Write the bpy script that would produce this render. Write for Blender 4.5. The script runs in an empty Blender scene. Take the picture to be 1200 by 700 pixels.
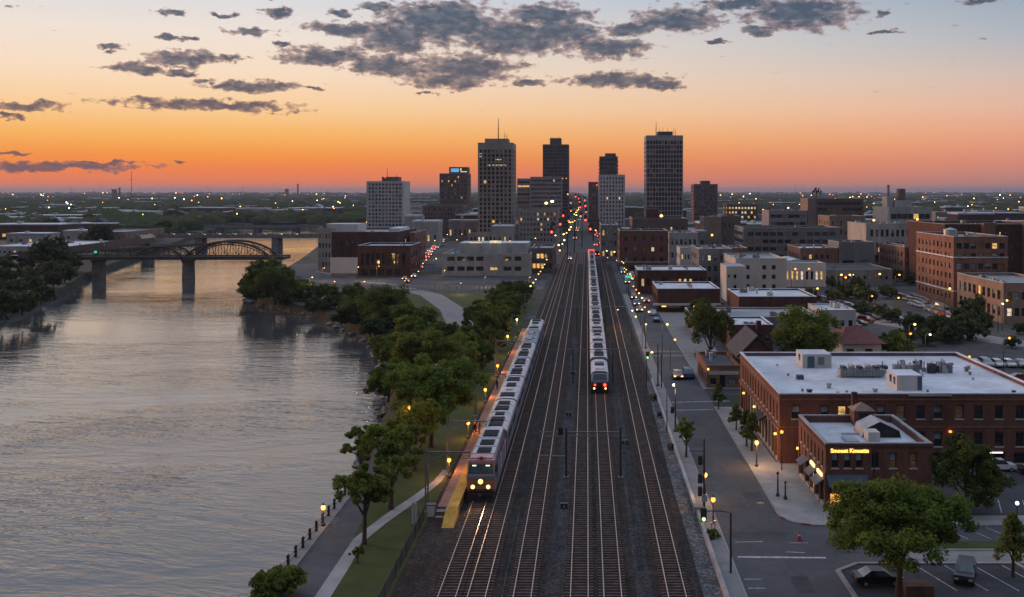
import bpy, math, random
import numpy as np
from mathutils import Vector, Matrix
random.seed(7); RNG = np.random.default_rng(7)
SC = bpy.context.scene; COL = SC.collection
# ---------------------------------------------------------------- camera
F = 1200.0; VX, VY, EYE = 688.0, 225.0, 33.0     # focal length in photo pixels, vanishing point, eye height in metres
cd = bpy.data.cameras.new('camera'); cam = bpy.data.objects.new('camera', cd); COL.objects.link(cam); SC.camera = cam
cam.location = (0, 0, EYE); cam.rotation_euler = (math.pi/2, 0, 0)
cd.sensor_width = 36; cd.lens = 36*F/1200; cd.shift_x = -(VX-600)/1200; cd.shift_y = -(350-VY)/1200
cd.clip_start = 1; cd.clip_end = 60000
SC.render.resolution_x, SC.render.resolution_y = 1024, 597
SC.view_settings.view_transform = 'Standard'; SC.view_settings.look = 'None'; SC.view_settings.gamma = 1
SC.view_settings.exposure = 0.07; SC.view_settings.use_curve_mapping = False
SC.render.engine = 'CYCLES'
SC.cycles.use_denoising = True
try: SC.cycles.denoiser = 'OPENIMAGEDENOISE'
except Exception: pass
SC.cycles.max_bounces = 5; SC.cycles.diffuse_bounces = 3; SC.cycles.glossy_bounces = 3; SC.cycles.volume_bounces = 0
SC.cycles.transparent_max_bounces = 6; SC.cycles.sample_clamp_indirect = 4
SC.cycles.caustics_reflective = False; SC.cycles.caustics_refractive = False
SC.cycles.volume_step_rate = 4

def lin(c):
    return tuple(((v/255)/12.92 if v/255 <= .04045 else ((v/255+.055)/1.055)**2.4) for v in c)

# ---------------------------------------------------------------- sky
SUN_AZ, SUN_EL = -62.0, 3.5         # degrees: left of straight ahead, above the horizon
class NT:
    def __init__(s, tree): s.t = tree; s.n = tree.nodes; s.l = tree.links
    def node(s, typ, **kw):
        n = s.n.new(typ)
        for k, v in kw.items(): setattr(n, k, v)
        return n
    def put(s, sock, v):
        if isinstance(v, bpy.types.NodeSocket): s.l.new(v, sock)
        elif v is not None: sock.default_value = v
    def m(s, op, a, b=None, c=None, clamp=False):
        n = s.n.new('ShaderNodeMath'); n.operation = op; n.use_clamp = clamp
        for i, v in enumerate((a, b, c)):
            if v is not None: s.put(n.inputs[i], v)
        return n.outputs[0]
    def vm(s, op, a, b=None):
        n = s.n.new('ShaderNodeVectorMath'); n.operation = op
        s.put(n.inputs[0], a)
        if b is not None: s.put(n.inputs[1], b)
        return n.outputs['Value'] if op in ('LENGTH', 'DOT_PRODUCT', 'DISTANCE') else n.outputs[0]
    def ramp(s, fac, els, interp='LINEAR'):
        n = s.n.new('ShaderNodeValToRGB'); r = n.color_ramp; r.interpolation = interp
        while len(r.elements) < len(els): r.elements.new(.5)
        for e, (p, c) in zip(r.elements, els): e.position = p; e.color = (*c, 1) if len(c) == 3 else c
        s.put(n.inputs[0], fac); return n.outputs[0]
    def rng(s, v, a, b, c=0., d=1., smooth=False):
        n = s.n.new('ShaderNodeMapRange'); n.clamp = True
        if smooth: n.interpolation_type = 'SMOOTHSTEP'
        s.put(n.inputs[0], v)
        for i, x in zip((1, 2, 3, 4), (a, b, c, d)): n.inputs[i].default_value = x
        return n.outputs[0]
    def mix(s, f, a, b, mode='MIX'):
        n = s.n.new('ShaderNodeMix'); n.data_type = 'RGBA'; n.blend_type = mode
        s.put(n.inputs[0], f); s.put(n.inputs[6], a if not isinstance(a, tuple) else (*a, 1)[:4]); s.put(n.inputs[7], b if not isinstance(b, tuple) else (*b, 1)[:4])
        return n.outputs[2]
    def noise(s, vec, scale, detail=3, rough=.55, dist=0.):
        n = s.n.new('ShaderNodeTexNoise'); s.put(n.inputs['Vector'], vec)
        n.inputs['Scale'].default_value = scale; n.inputs['Detail'].default_value = detail
        n.inputs['Roughness'].default_value = rough; n.inputs['Distortion'].default_value = dist
        return n.outputs[0]

W = bpy.data.worlds.new('World'); SC.world = W; W.use_nodes = True; W.node_tree.nodes.clear()
w = NT(W.node_tree)
g = w.node('ShaderNodeTexCoord').outputs['Generated']
sx = w.node('ShaderNodeSeparateXYZ'); w.l.new(g, sx.inputs[0]); X_, Y_, Z_ = sx.outputs
hor = w.m('SQRT', w.m('ADD', w.m('MULTIPLY', X_, X_), w.m('MULTIPLY', Y_, Y_)))
hor = w.m('MAXIMUM', hor, 1e-4)
v = w.m('DIVIDE', Z_, hor)
az = w.m('ARCTAN2', X_, Y_)
vr = w.m('DIVIDE', v, 0.8, clamp=True)
def rampels(l): return [(a/0.8, lin(c)) for a, c in l]
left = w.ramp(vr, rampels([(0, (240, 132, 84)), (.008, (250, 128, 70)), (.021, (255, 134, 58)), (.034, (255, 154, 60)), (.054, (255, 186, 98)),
    (.079, (255, 210, 156)), (.11, (252, 224, 196)), (.146, (242, 228, 216)), (.1875, (218, 219, 226)), (.23, (236, 212, 192)), (.30, (212, 205, 204)), (.40, (186, 195, 212)), (.55, (182, 196, 220)), (.8, (192, 206, 236))]))  # peach band just above the view is added to warm the water's reflection
right = w.ramp(vr, rampels([(0, (190, 134, 122)), (.01, (202, 134, 120)), (.028, (224, 144, 118)), (.05, (238, 164, 132)), (.078, (234, 186, 162)),
    (.105, (216, 192, 180)), (.14, (182, 185, 192)), (.1875, (148, 168, 188)), (.4, (178, 184, 204)), (.8, (188, 204, 236))]))
ca = w.m('COSINE', w.m('SUBTRACT', az, math.radians(-42)))
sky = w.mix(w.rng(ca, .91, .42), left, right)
# a real sky texture of the same low sun tints the gradient
ns = w.node('ShaderNodeTexSky', sky_type='NISHITA'); ns.sun_disc = False
ns.sun_elevation = math.radians(SUN_EL); ns.sun_rotation = math.radians(SUN_AZ); ns.air_density = 1.6; ns.dust_density = 2.0
nsc = w.node('ShaderNodeVectorMath', operation='SCALE'); w.l.new(ns.outputs[0], nsc.inputs[0]); nsc.inputs[3].default_value = .05
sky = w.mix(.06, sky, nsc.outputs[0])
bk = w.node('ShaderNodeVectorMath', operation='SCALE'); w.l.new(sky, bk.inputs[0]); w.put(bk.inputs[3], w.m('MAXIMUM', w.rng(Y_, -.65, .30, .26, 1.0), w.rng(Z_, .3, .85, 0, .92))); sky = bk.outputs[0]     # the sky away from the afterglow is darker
# clouds: where they stand (photo direction), how wide and how tall; noise makes their shape
CL = [(520,26,62,22),(600,44,66,18),(465,44,44,16),(660,36,36,13),(400,35,38,8),(378,66,46,9),(452,78,44,10),(545,80,58,13),(520,95,40,8),(640,18,46,10),
 (712,57,42,10),(795,24,46,12),(740,34,30,8),(722,94,56,7),(775,100,28,5),(940,16,56,15),(870,4,44,6),(886,35,20,4.5),(1036,37,16,2.5),(1035,15,14,4),(1150,2,24,4),
 (295,37,26,5),(326,15,15,7),(200,15,18,4.5),(203,44,19,4),(128,56,15,3.5),(160,80,32,6.5),(216,69,38,6.5),(268,69,15,7),(213,84,17,5),(235,94,15,3),
 (298,101,46,5.5),(367,104,12,2.4),(240,124,98,5),(32,124,40,4),(8,136,12,3.5),(10,179,24,3),(66,196,92,4.5),(118,190,42,1.8),(217,191,12,1.2),
 (330,52,12,3),(265,17,12,3),(620,98,22,3),(500,110,14,2),(840,48,14,3),(395,15,16,4),(440,8,24,5)]
uv = w.node('ShaderNodeCombineXYZ'); w.put(uv.inputs[0], az); w.put(uv.inputs[1], v); uv = uv.outputs[0]
wob = w.node('ShaderNodeTexNoise'); w.put(wob.inputs['Vector'], w.vm('MULTIPLY', uv, (1, 2.2, 1))); wob.inputs['Scale'].default_value = 34; wob.inputs['Detail'].default_value = 3
wv = w.vm('MULTIPLY', w.vm('SUBTRACT', wob.outputs[1], (.5, .5, .5)), (.040, .014, 0))
wob2 = w.node('ShaderNodeTexNoise'); w.put(wob2.inputs['Vector'], w.vm('MULTIPLY', uv, (1, 1.8, 1))); wob2.inputs['Scale'].default_value = 130; wob2.inputs['Detail'].default_value = 3
wv2 = w.vm('MULTIPLY', w.vm('SUBTRACT', wob2.outputs[1], (.5, .5, .5)), (.018, .009, 0))
uvw = w.vm('ADD', w.vm('ADD', uv, wv), wv2)
dmin = None
for px, py, rx, ry in CL:
    if rx > 30: rx *= 1.10; ry *= 1.22
    a = math.atan((px-VX)/F); c = math.cos(a)
    d = w.vm('LENGTH', w.vm('MULTIPLY', w.vm('SUBTRACT', uvw, (a, (VY-py)/F*c, 0)), (F/(rx*c*c), F/(ry*c), 0)))
    if dmin is None: dmin = d
    else:
        n = w.node('ShaderNodeMath', operation='SMOOTH_MIN'); w.put(n.inputs[0], dmin); w.put(n.inputs[1], d); n.inputs[2].default_value = .25; dmin = n.outputs[0]
front = w.m('GREATER_THAN', Y_, 0.05)
fb = w.noise(w.vm('MULTIPLY', uv, (1, 1.9, 1)), 75, 8, .62, .3)
body = w.m('ADD', w.m('SUBTRACT', 1.30, dmin), w.m('MULTIPLY', w.m('SUBTRACT', fb, .5), 2.2))
# thin random scraps of cloud elsewhere in the band, and a broken field overhead and behind
fl = w.noise(w.vm('MULTIPLY', uv, (1, 2.6, 1)), 42, 6, .6)
scr = w.m('MULTIPLY', w.m('SUBTRACT', fl, .64), 7)
scr = w.m('MULTIPLY', scr, w.rng(v, .05, .16))
body = w.m('MAXIMUM', w.m('MULTIPLY', body, front), scr)
dens = w.rng(body, .02, .42, smooth=True)
ccol = w.ramp(w.m('DIVIDE', v, .19, clamp=True), [(0, lin((112, 80, 84))), (.25, lin((104, 84, 92))), (.5, lin((84, 84, 98))), (1, lin((66, 82, 102)))])
shade = w.noise(w.vm('MULTIPLY', uv, (1, 2.2, 1)), 60, 4, .6)
ccol = w.mix(w.rng(shade, .45, .75, 0, .20), ccol, sky)
edge = w.rng(body, .1, .75, .0, 1.)
ccol = w.mix(edge, w.mix(.32, w.mix(.40, ccol, tuple(lin((232, 158, 128)))), sky), ccol)
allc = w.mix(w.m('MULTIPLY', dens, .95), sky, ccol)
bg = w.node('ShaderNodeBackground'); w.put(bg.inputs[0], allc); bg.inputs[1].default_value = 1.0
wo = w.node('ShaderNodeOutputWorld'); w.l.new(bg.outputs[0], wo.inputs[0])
W.cycles.sampling_method = 'MANUAL'; W.cycles.sample_map_resolution = 512

sl = bpy.data.lights.new('sun', 'SUN'); so = bpy.data.objects.new('sun', sl); COL.objects.link(so)
sl.energy = 1.9; sl.angle = math.radians(11); sl.color = (1, .52, .30)
_a, _e = math.radians(SUN_AZ), math.radians(SUN_EL+2.5)
sd = Vector((math.sin(_a)*math.cos(_e), math.cos(_a)*math.cos(_e), math.sin(_e)))
so.rotation_euler = (-sd).to_track_quat('-Z', 'Y').to_euler()

# ---------------------------------------------------------------- helpers
def at(px, py, z=0.):
    Y = (EYE-z)*F/(py-VY); return Vector(((px-VX)*Y/F, Y, z))
def YY(py, z=0.): return (EYE-z)*F/(py-VY)
def XX(px, Y): return (px-VX)*Y/F
def ZZ(py, Y): return EYE-(py-VY)*Y/F

def tag(o, label=None, cat=None, group=None, kind=None):
    for k, val in (('label', label), ('category', cat), ('group', group), ('kind', kind)):
        if val: o[k] = val
    return o
def empty(name, loc=(0, 0, 0), rz=0., label=None, cat=None, group=None):
    o = bpy.data.objects.new(name, None); COL.objects.link(o); o.location = loc; o.rotation_euler = (0, 0, rz); o.empty_display_size = .3
    return tag(o, label, cat, group)
KIDS = {}
def link(name, me, parent=None, loc=None, rz=0.):
    o = bpy.data.objects.new(name, me); COL.objects.link(o)
    if parent is not None: o.parent = parent; KIDS.setdefault(parent.name, []).append(o)
    if loc is not None: o.location = loc
    if rz: o.rotation_euler = (0, 0, rz)
    return o
def copy_tree(o, parent=None):
    c = o.copy(); COL.objects.link(c)
    if parent is not None: c.parent = parent; KIDS.setdefault(parent.name, []).append(c)
    for ch in KIDS.get(o.name, []): copy_tree(ch, c)
    return c
def place(src, used, loc, rz=0., label=None, group=None, scale=None):
    o = src if not used else copy_tree(src)
    o.location = loc; o.rotation_euler = (0, 0, rz)
    if scale: o.scale = scale if isinstance(scale, tuple) else (scale,)*3
    if label: o['label'] = label
    if group: o['group'] = group
    return o

class MB:
    def __init__(s): s.v = []; s.f = []; s.mi = []; s.mats = []
    def mat(s, m):
        if m not in s.mats: s.mats.append(m)
        return s.mats.index(m)
    def face(s, pts, m):
        b = len(s.v); s.v += [tuple(p) for p in pts]; s.f.append(tuple(range(b, b+len(pts)))); s.mi.append(s.mat(m))
    def box(s, x0, x1, y0, y1, z0, z1, m, top=None):
        b = len(s.v); s.v += [(x0,y0,z0),(x1,y0,z0),(x1,y1,z0),(x0,y1,z0),(x0,y0,z1),(x1,y0,z1),(x1,y1,z1),(x0,y1,z1)]
        i = s.mat(m)
        for q in ((0,3,2,1),(4,5,6,7),(0,1,5,4),(1,2,6,5),(2,3,7,6),(3,0,4,7)): s.f.append(tuple(b+k for k in q)); s.mi.append(i)
        if top is not None: s.mi[-5] = s.mat(top)
        return s
    def tube(s, pts, rad, m, n=6, cap=True):
        pts = [Vector(p) for p in pts]; R = rad if isinstance(rad, (list, tuple)) else [rad]*len(pts); i = s.mat(m); b = len(s.v)
        for k, p in enumerate(pts):
            d = (pts[min(k+1, len(pts)-1)]-pts[max(k-1, 0)]).normalized()
            a = d.cross(Vector((0, 1, 0)) if abs(d.y) < .9 else Vector((1, 0, 0))).normalized(); c = d.cross(a)
            for j in range(n):
                t = 2*math.pi*(j+.5)/n; s.v.append(tuple(p+(a*math.cos(t)+c*math.sin(t))*R[k]))
        for k in range(len(pts)-1):
            for j in range(n):
                s.f.append((b+k*n+j, b+k*n+(j+1) % n, b+(k+1)*n+(j+1) % n, b+(k+1)*n+j)); s.mi.append(i)
        if cap:
            s.f.append(tuple(b+j for j in range(n))[::-1]); s.mi.append(i)
            s.f.append(tuple(b+(len(pts)-1)*n+j for j in range(n))); s.mi.append(i)
        return s
    def lathe(s, prof, m, n=12, c=(0, 0, 0)):
        i = s.mat(m); b = len(s.v)
        for r, z in prof:
            for j in range(n):
                t = 2*math.pi*j/n; s.v.append((c[0]+r*math.cos(t), c[1]+r*math.sin(t), c[2]+z))
        for k in range(len(prof)-1):
            for j in range(n):
                s.f.append((b+k*n+j, b+k*n+(j+1) % n, b+(k+1)*n+(j+1) % n, b+(k+1)*n+j)); s.mi.append(i)
        return s
    def ball(s, c, r, m, n=8, k=6, sq=1.):
        return s.lathe([(max(r*math.sin(math.pi*q/k), 1e-3), -r*sq*math.cos(math.pi*q/k)) for q in range(k+1)], m, n, c)
    def prism(s, poly, a0, a1, m, axis='y', cap=None):
        """extrude a closed 2-D outline: axis y -> outline in (x,z); axis x -> outline in (y,z); axis z -> outline in (x,y)"""
        def P(p, a): return (p[0], a, p[1]) if axis == 'y' else (a, p[0], p[1]) if axis == 'x' else (p[0], p[1], a)
        n = len(poly); b = len(s.v); s.v += [P(p, a0) for p in poly]+[P(p, a1) for p in poly]; i = s.mat(m); j = s.mat(cap or m)
        for k in range(n): s.f.append((b+k, b+(k+1) % n, b+n+(k+1) % n, b+n+k)); s.mi.append(i)
        s.f.append(tuple(b+k for k in range(n))); s.mi.append(j); s.f.append(tuple(b+n+k for k in range(n))[::-1]); s.mi.append(j)
        return s
    def mesh(s, name='mesh', smooth=False):
        me = bpy.data.meshes.new(name); me.from_pydata(s.v, [], s.f)
        for m in s.mats: me.materials.append(m)
        me.polygons.foreach_set('material_index', s.mi)
        if smooth: me.polygons.foreach_set('use_smooth', [True]*len(s.f))
        me.update(); return me
    def build(s, name, parent=None, smooth=False, loc=None, rz=0.):
        return link(name, s.mesh(name, smooth), parent, loc, rz)

# ---------------------------------------------------------------- materials
def mat(name, col, rough=.8, var=.18, scale=.6, bump=0., spec=.3, metal=0., col2=None, detail=4, emit=None, estr=0., stretch=None, bscale=None):
    m = bpy.data.materials.new(name); m.use_nodes = True; t = NT(m.node_tree); b = m.node_tree.nodes['Principled BSDF']
    pos = t.node('ShaderNodeNewGeometry').outputs['Position']
    if stretch: pos = t.vm('MULTIPLY', pos, stretch)
    n = t.noise(pos, scale, detail, .6); n2 = t.noise(pos, scale*9, 3, .6)
    c2 = col2 or tuple(c*(1-var*1.6) for c in col); c1 = tuple(min(c*(1+var*.8), 1) for c in col) if not col2 else col
    f = t.rng(t.m('ADD', t.m('MULTIPLY', n, .7), t.m('MULTIPLY', n2, .3)), .35, .65)
    t.put(b.inputs['Base Color'], t.mix(f, c2, c1)); b.inputs['Roughness'].default_value = rough
    b.inputs['Specular IOR Level'].default_value = spec; b.inputs['Metallic'].default_value = metal
    if bump:
        bn = t.node('ShaderNodeBump'); bn.inputs['Strength'].default_value = bump; bn.inputs['Distance'].default_value = .05
        t.put(bn.inputs['Height'], t.noise(pos, bscale or scale*12, 4, .6)); t.l.new(bn.outputs[0], b.inputs['Normal'])
    if emit: b.inputs['Emission Color'].default_value = (*emit, 1); b.inputs['Emission Strength'].default_value = estr
    return m
def brick(name, col, mortar, var=.35, s=1.):
    m = bpy.data.materials.new(name); m.use_nodes = True; t = NT(m.node_tree); b = m.node_tree.nodes['Principled BSDF']
    p = t.node('ShaderNodeNewGeometry').outputs['Position']; sp = t.node('ShaderNodeSeparateXYZ'); t.l.new(p, sp.inputs[0])
    c = t.node('ShaderNodeCombineXYZ'); t.put(c.inputs[0], t.m('ADD', sp.outputs[0], sp.outputs[1])); t.put(c.inputs[1], sp.outputs[2])
    bt = t.node('ShaderNodeTexBrick'); t.l.new(c.outputs[0], bt.inputs['Vector'])
    bt.inputs['Color1'].default_value = (*col, 1); bt.inputs['Color2'].default_value = (*[x*(1-var) for x in col], 1); bt.inputs['Mortar'].default_value = (*mortar, 1)
    bt.inputs['Scale'].default_value = 1/s; bt.inputs['Brick Width'].default_value = .26; bt.inputs['Row Height'].default_value = .09; bt.inputs['Mortar Size'].default_value = .012
    big = t.rng(t.noise(p, .35, 5, .65), .3, .7, .72, 1.15); run = t.rng(t.noise(t.vm('MULTIPLY', p, (1.6, 1.6, .12)), 1., 4, .6), .35, .75, .78, 1.08)
    k = t.node('ShaderNodeVectorMath', operation='SCALE'); t.l.new(bt.outputs[0], k.inputs[0]); t.put(k.inputs[3], t.m('MULTIPLY', big, run))
    t.l.new(k.outputs[0], b.inputs['Base Color']); b.inputs['Roughness'].default_value = .88; b.inputs['Specular IOR Level'].default_value = .2
    return m
def emat(name, col, s):
    m = bpy.data.materials.new(name); m.use_nodes = True; b = m.node_tree.nodes['Principled BSDF']
    b.inputs['Base Color'].default_value = (*[c*.6 for c in col], 1); b.inputs['Emission Color'].default_value = (*col, 1); b.inputs['Emission Strength'].default_value = s
    m.cycles.emission_sampling = 'FRONT' if s > 30 else 'NONE'
    return m
def glassm(name, col, rough=.08, emit=None, s=0.):
    """window glass over a dim room: dark, mirror-like, some rooms with a blind or a lamp"""
    m = bpy.data.materials.new(name); m.use_nodes = True; t = NT(m.node_tree); b = m.node_tree.nodes['Principled BSDF']
    p = t.node('ShaderNodeNewGeometry').outputs['Position']
    t.put(b.inputs['Base Color'], t.mix(t.rng(t.noise(p, .45, 2), .4, .6), col, tuple(c*2.2 for c in col)))
    b.inputs['Roughness'].default_value = rough; b.inputs['IOR'].default_value = 1.5; b.inputs['Specular IOR Level'].default_value = .6
    if emit:
        b.inputs['Emission Color'].default_value = (*emit, 1)
        t.put(b.inputs['Emission Strength'], t.m('MULTIPLY', t.rng(t.noise(p, 1.3, 3, .7), .35, .65, .35, 1.3), s)); m.cycles.emission_sampling = 'NONE'
    return m
M = {}
M['brick_red'] = brick('brick_red', (.235, .088, .060), (.19, .12, .10))
M['brick_warm'] = brick('brick_warm', (.33, .145, .095), (.28, .19, .15))
M['brick_dark'] = brick('brick_dark', (.135, .055, .043), (.12, .08, .07))
M['brick_tan'] = brick('brick_tan', (.36, .25, .19), (.32, .25, .20))
M['stucco'] = mat('stucco', (.52, .50, .47), .9, .12, .25, .1, stretch=(1, 1, .35))
M['concrete'] = mat('concrete', (.42, .40, .37), .9, .2, .3, .1, stretch=(1, 1, .4))
M['concrete_dark'] = mat('concrete_dark', (.22, .21, .21), .9, .2, .3, stretch=(1, 1, .4))
M['tower_tan'] = mat('tower_tan', (.36, .31, .27), .85, .14, .15, stretch=(1, 1, .3))
M['tower_white'] = mat('tower_white', (.56, .54, .53), .85, .1, .15, stretch=(1, 1, .3))
M['tower_brown'] = mat('tower_brown', (.16, .115, .10), .8, .15, .15)
M['tower_dark'] = mat('tower_dark', (.115, .105, .12), .7, .15, .15)
M['tower_grey'] = mat('tower_grey', (.27, .25, .27), .75, .12, .15)
M['mullion'] = mat('mullion', (.33, .32, .34), .6, .1, .3)
M['limestone'] = mat('limestone', (.50, .46, .40), .85, .15, .5)
M['roof_white'] = mat('roof_white', (.65, .68, .72), .7, .20, .16, .05, detail=6)
M['roof_grey'] = mat('roof_grey', (.34, .36, .38), .85, .25, .12, detail=6)
M['roof_dark'] = mat('roof_dark', (.085, .088, .095), .9, .3, .15, detail=6)
M['roof_red'] = mat('roof_red', (.16, .048, .042), .75, .2, .6, stretch=(4, .4, .4))
M['shingle'] = mat('shingle', (.075, .075, .085), .9, .25, 1.2, .1)
M['metal'] = mat('galvanised_metal', (.42, .43, .45), .45, .15, 1., metal=.6, spec=.5)
M['metal_dark'] = mat('dark_metal', (.035, .036, .04), .5, .2, 1., spec=.5)
M['steel_bridge'] = mat('bridge_steel', (.085, .055, .042), .6, .25, .4, spec=.4)
M['pole_grey'] = mat('pole_grey', (.20, .205, .215), .55, .15, 1.5, metal=.3)
M['frame'] = mat('window_frame', (.05, .045, .045), .6, .1, 2.)
M['frame_white'] = mat('window_frame_white', (.55, .53, .5), .6, .1, 2.)
M['glass'] = glassm('window_glass', (.010, .012, .016))
M['glass_blue'] = glassm('window_glass_blind', (.16, .20, .215), .25)
M['glass_dim'] = glassm('window_glass_dim', (.03, .02, .014), .1, (1, .62, .25), .030)
M['lit_warm'] = glassm('lit_window_warm', (.2, .12, .05), .2, (1, .60, .20), .75)
M['lit_white'] = glassm('lit_window_white', (.2, .17, .12), .2, (1, .84, .56), .8)
M['lit_orange'] = glassm('lit_window_orange', (.2, .1, .03), .2, (1, .42, .10), 1.3)
M['city_floor'] = mat('city_asphalt', (.088, .085, .086), .92, .45, .045, .1, detail=9, bscale=4)
M['asphalt'] = mat('asphalt', (.100, .098, .102), .9, .22, .10, .15, detail=8, bscale=6)
M['asphalt_new'] = mat('asphalt_dark', (.068, .068, .074), .88, .25, .13, .15, detail=8, bscale=6)
M['paving'] = mat('concrete_paving', (.27, .252, .24), .9, .16, .5, .1, detail=6)
M['paving_pale'] = mat('pale_concrete', (.36, .345, .33), .9, .18, .45, .1, detail=6)
M['kerb'] = mat('kerb_concrete', (.33, .31, .295), .9, .15, 1.)
M['paint'] = mat('road_paint', (.55, .55, .55), .7, .35, 1.6)
M['paint_red'] = mat('kerb_paint_red', (.34, .05, .04), .7, .3, 1.6)
M['paint_worn'] = mat('worn_red_paint', (.18, .085, .08), .8, .4, 1.6)
M['ballast'] = mat('ballast', (.050, .040, .036), .95, .5, .22, .8, detail=10, bscale=5)
def stones(name, col, grain=7., var=.75, big=.5):
    m = bpy.data.materials.new(name); m.use_nodes = True; t = NT(m.node_tree); b = m.node_tree.nodes['Principled BSDF']
    p = t.node('ShaderNodeNewGeometry').outputs['Position']
    vo = t.node('ShaderNodeTexVoronoi'); t.put(vo.inputs['Vector'], p); vo.inputs['Scale'].default_value = grain
    sp = t.node('ShaderNodeSeparateColor'); t.l.new(vo.outputs['Color'], sp.inputs[0])
    k = t.m('ADD', 1-var*.6, t.m('MULTIPLY', t.m('POWER', sp.outputs[0], 2.), var*1.9))
    k = t.m('MULTIPLY', k, t.rng(t.noise(p, big, 6, .7), .32, .68, .55, 1.4)); k = t.m('MULTIPLY', k, t.rng(t.noise(t.vm('MULTIPLY', p, (1.3, .06, 1)), 1., 4, .6), .35, .65, .72, 1.22))
    s = t.node('ShaderNodeVectorMath', operation='SCALE'); t.put(s.inputs[0], t.mix(t.rng(t.noise(p, .25, 4), .45, .65), col, (col[0]*1.15, col[1]*.9, col[2]*.75))); t.put(s.inputs[3], k)
    t.l.new(s.outputs[0], b.inputs['Base Color']); b.inputs['Roughness'].default_value = .95; b.inputs['Specular IOR Level'].default_value = .2
    bn = t.node('ShaderNodeBump'); bn.inputs['Strength'].default_value = .7; bn.inputs['Distance'].default_value = .08; t.put(bn.inputs['Height'], vo.outputs['Distance']); t.l.new(bn.outputs[0], b.inputs['Normal'])
    return m
M['ballast'] = stones('ballast', (.040, .034, .032)); M['gravel_pale'] = stones('pale_gravel', (.125, .125, .128), 5.5)
M['bed'] = stones('oily_track_bed', (.055, .038, .030))
M['gravel_pale_'] = mat('pale_gravel', (.14, .14, .142), .95, .45, .5, .6, detail=10, bscale=5)
M['grass'] = mat('grass', (.066, .086, .017), .95, .45, .30, .5, col2=(.034, .050, .010), detail=8, bscale=4)
M['mulch'] = mat('mulch', (.10, .065, .05), .95, .3, 1.5, .4)
M['soil'] = mat('river_bank', (.026, .030, .016), .95, .4, .3, .5, detail=8)
M['rail'] = mat('rail_steel', (.50, .43, .38), .38, .2, .5, metal=.75, spec=.5, stretch=(1, .1, 1))
M['rail_rust'] = mat('rail_side', (.13, .062, .04), .8, .2, 1.)
M['sleeper'] = mat('sleeper', (.125, .082, .068), .9, .35, 1.4, .3)
M['platform'] = brick('platform_paving', (.64, .31, .165), (.42, .22, .15), .22, 1.4)
M['yellow'] = mat('platform_edge_yellow', (.68, .36, .05), .7, .2, 1.)
M['brown_wood'] = mat('timber', (.16, .10, .065), .85, .3, 1.2)
M['stone'] = mat('pier_stone', (.26, .235, .21), .9, .3, .4, .2)
M['train_roof'] = mat('train_roof', (.64, .60, .61), .55, .15, .5, spec=.4)
M['train_side'] = mat('train_side', (.27, .26, .31), .4, .1, .4, metal=.35, spec=.5)
M['train_blue'] = mat('train_band_blue', (.22, .30, .40), .4, .1, .6, spec=.5)
M['train_nose'] = mat('train_nose', (.50, .21, .12), .45, .15, .8, spec=.5)
M['train_dark'] = mat('train_underframe', (.03, .027, .027), .7, .3, 1.)
M['train_pink'] = mat('train_pink_band', (.62, .34, .34), .5, .1, .6)
M['train_red'] = mat('train_red', (.40, .03, .025), .4, .1, .6, spec=.5)
M['windshield'] = glassm('windshield', (.02, .05, .06), .06)
M['awning'] = mat('awning_blue', (.085, .115, .155), .85, .15, 1.)
M['awning_grey'] = mat('awning_grey', (.17, .155, .175), .85, .15, 1.)
M['trunk'] = mat('bark', (.075, .055, .04), .95, .3, 2., .4)
for n_, c_, a_ in (('warm', (1, .47, .10), 2.3), ('yellow', (1, .66, .18), 2.0), ('white', (1, .86, .62), 2.2), ('orange', (1, .30, .045), 2.2), ('green', (.35, 1, .25), 2.2), ('teal', (.03, .62, .38), .8), ('red', (1, .05, .02), 2.)):
    M['lamp_'+n_] = emat('lamp_'+n_, c_, a_*1.15); M['lamp_'+n_+'_far'] = emat('lamp_'+n_+'_far', c_, a_*4.5)
M['lamp_blue'] = emat('sign_blue', (.12, .40, .70), .9)
M['sign_gold'] = emat('sign_gold', (1, .66, .14), 1.7)
M['strip_gold'] = emat('strip_gold', (1, .76, .32), 1.7)
M['tail'] = emat('tail_light', (1, .06, .02), 4.)
M['tail_off'] = mat('tail_lens', (.30, .02, .02), .3, .1, 1.)
M['head_off'] = mat('head_lens', (.55, .55, .55), .15, .1, 1., spec=.7)
M['head'] = emat('head_light', (1, .60, .22), 2.8)
M['head_far'] = emat('head_light_far', (1, .62, .25), 6.)
M['tail_far'] = emat('tail_light_far', (1, .06, .02), 16.)
M['tyre'] = mat('tyre', (.02, .02, .02), .85, .1, 2.)
for n_, c_ in dict(white=(.72, .73, .75), silver=(.38, .39, .41), black=(.012, .012, .015), grey=(.13, .135, .145), blue=(.05, .10, .22), red=(.32, .03, .025), beige=(.40, .34, .27)).items():
    M['car_'+n_] = mat('car_paint_'+n_, c_, .28, .04, 1., spec=.6)
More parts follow.
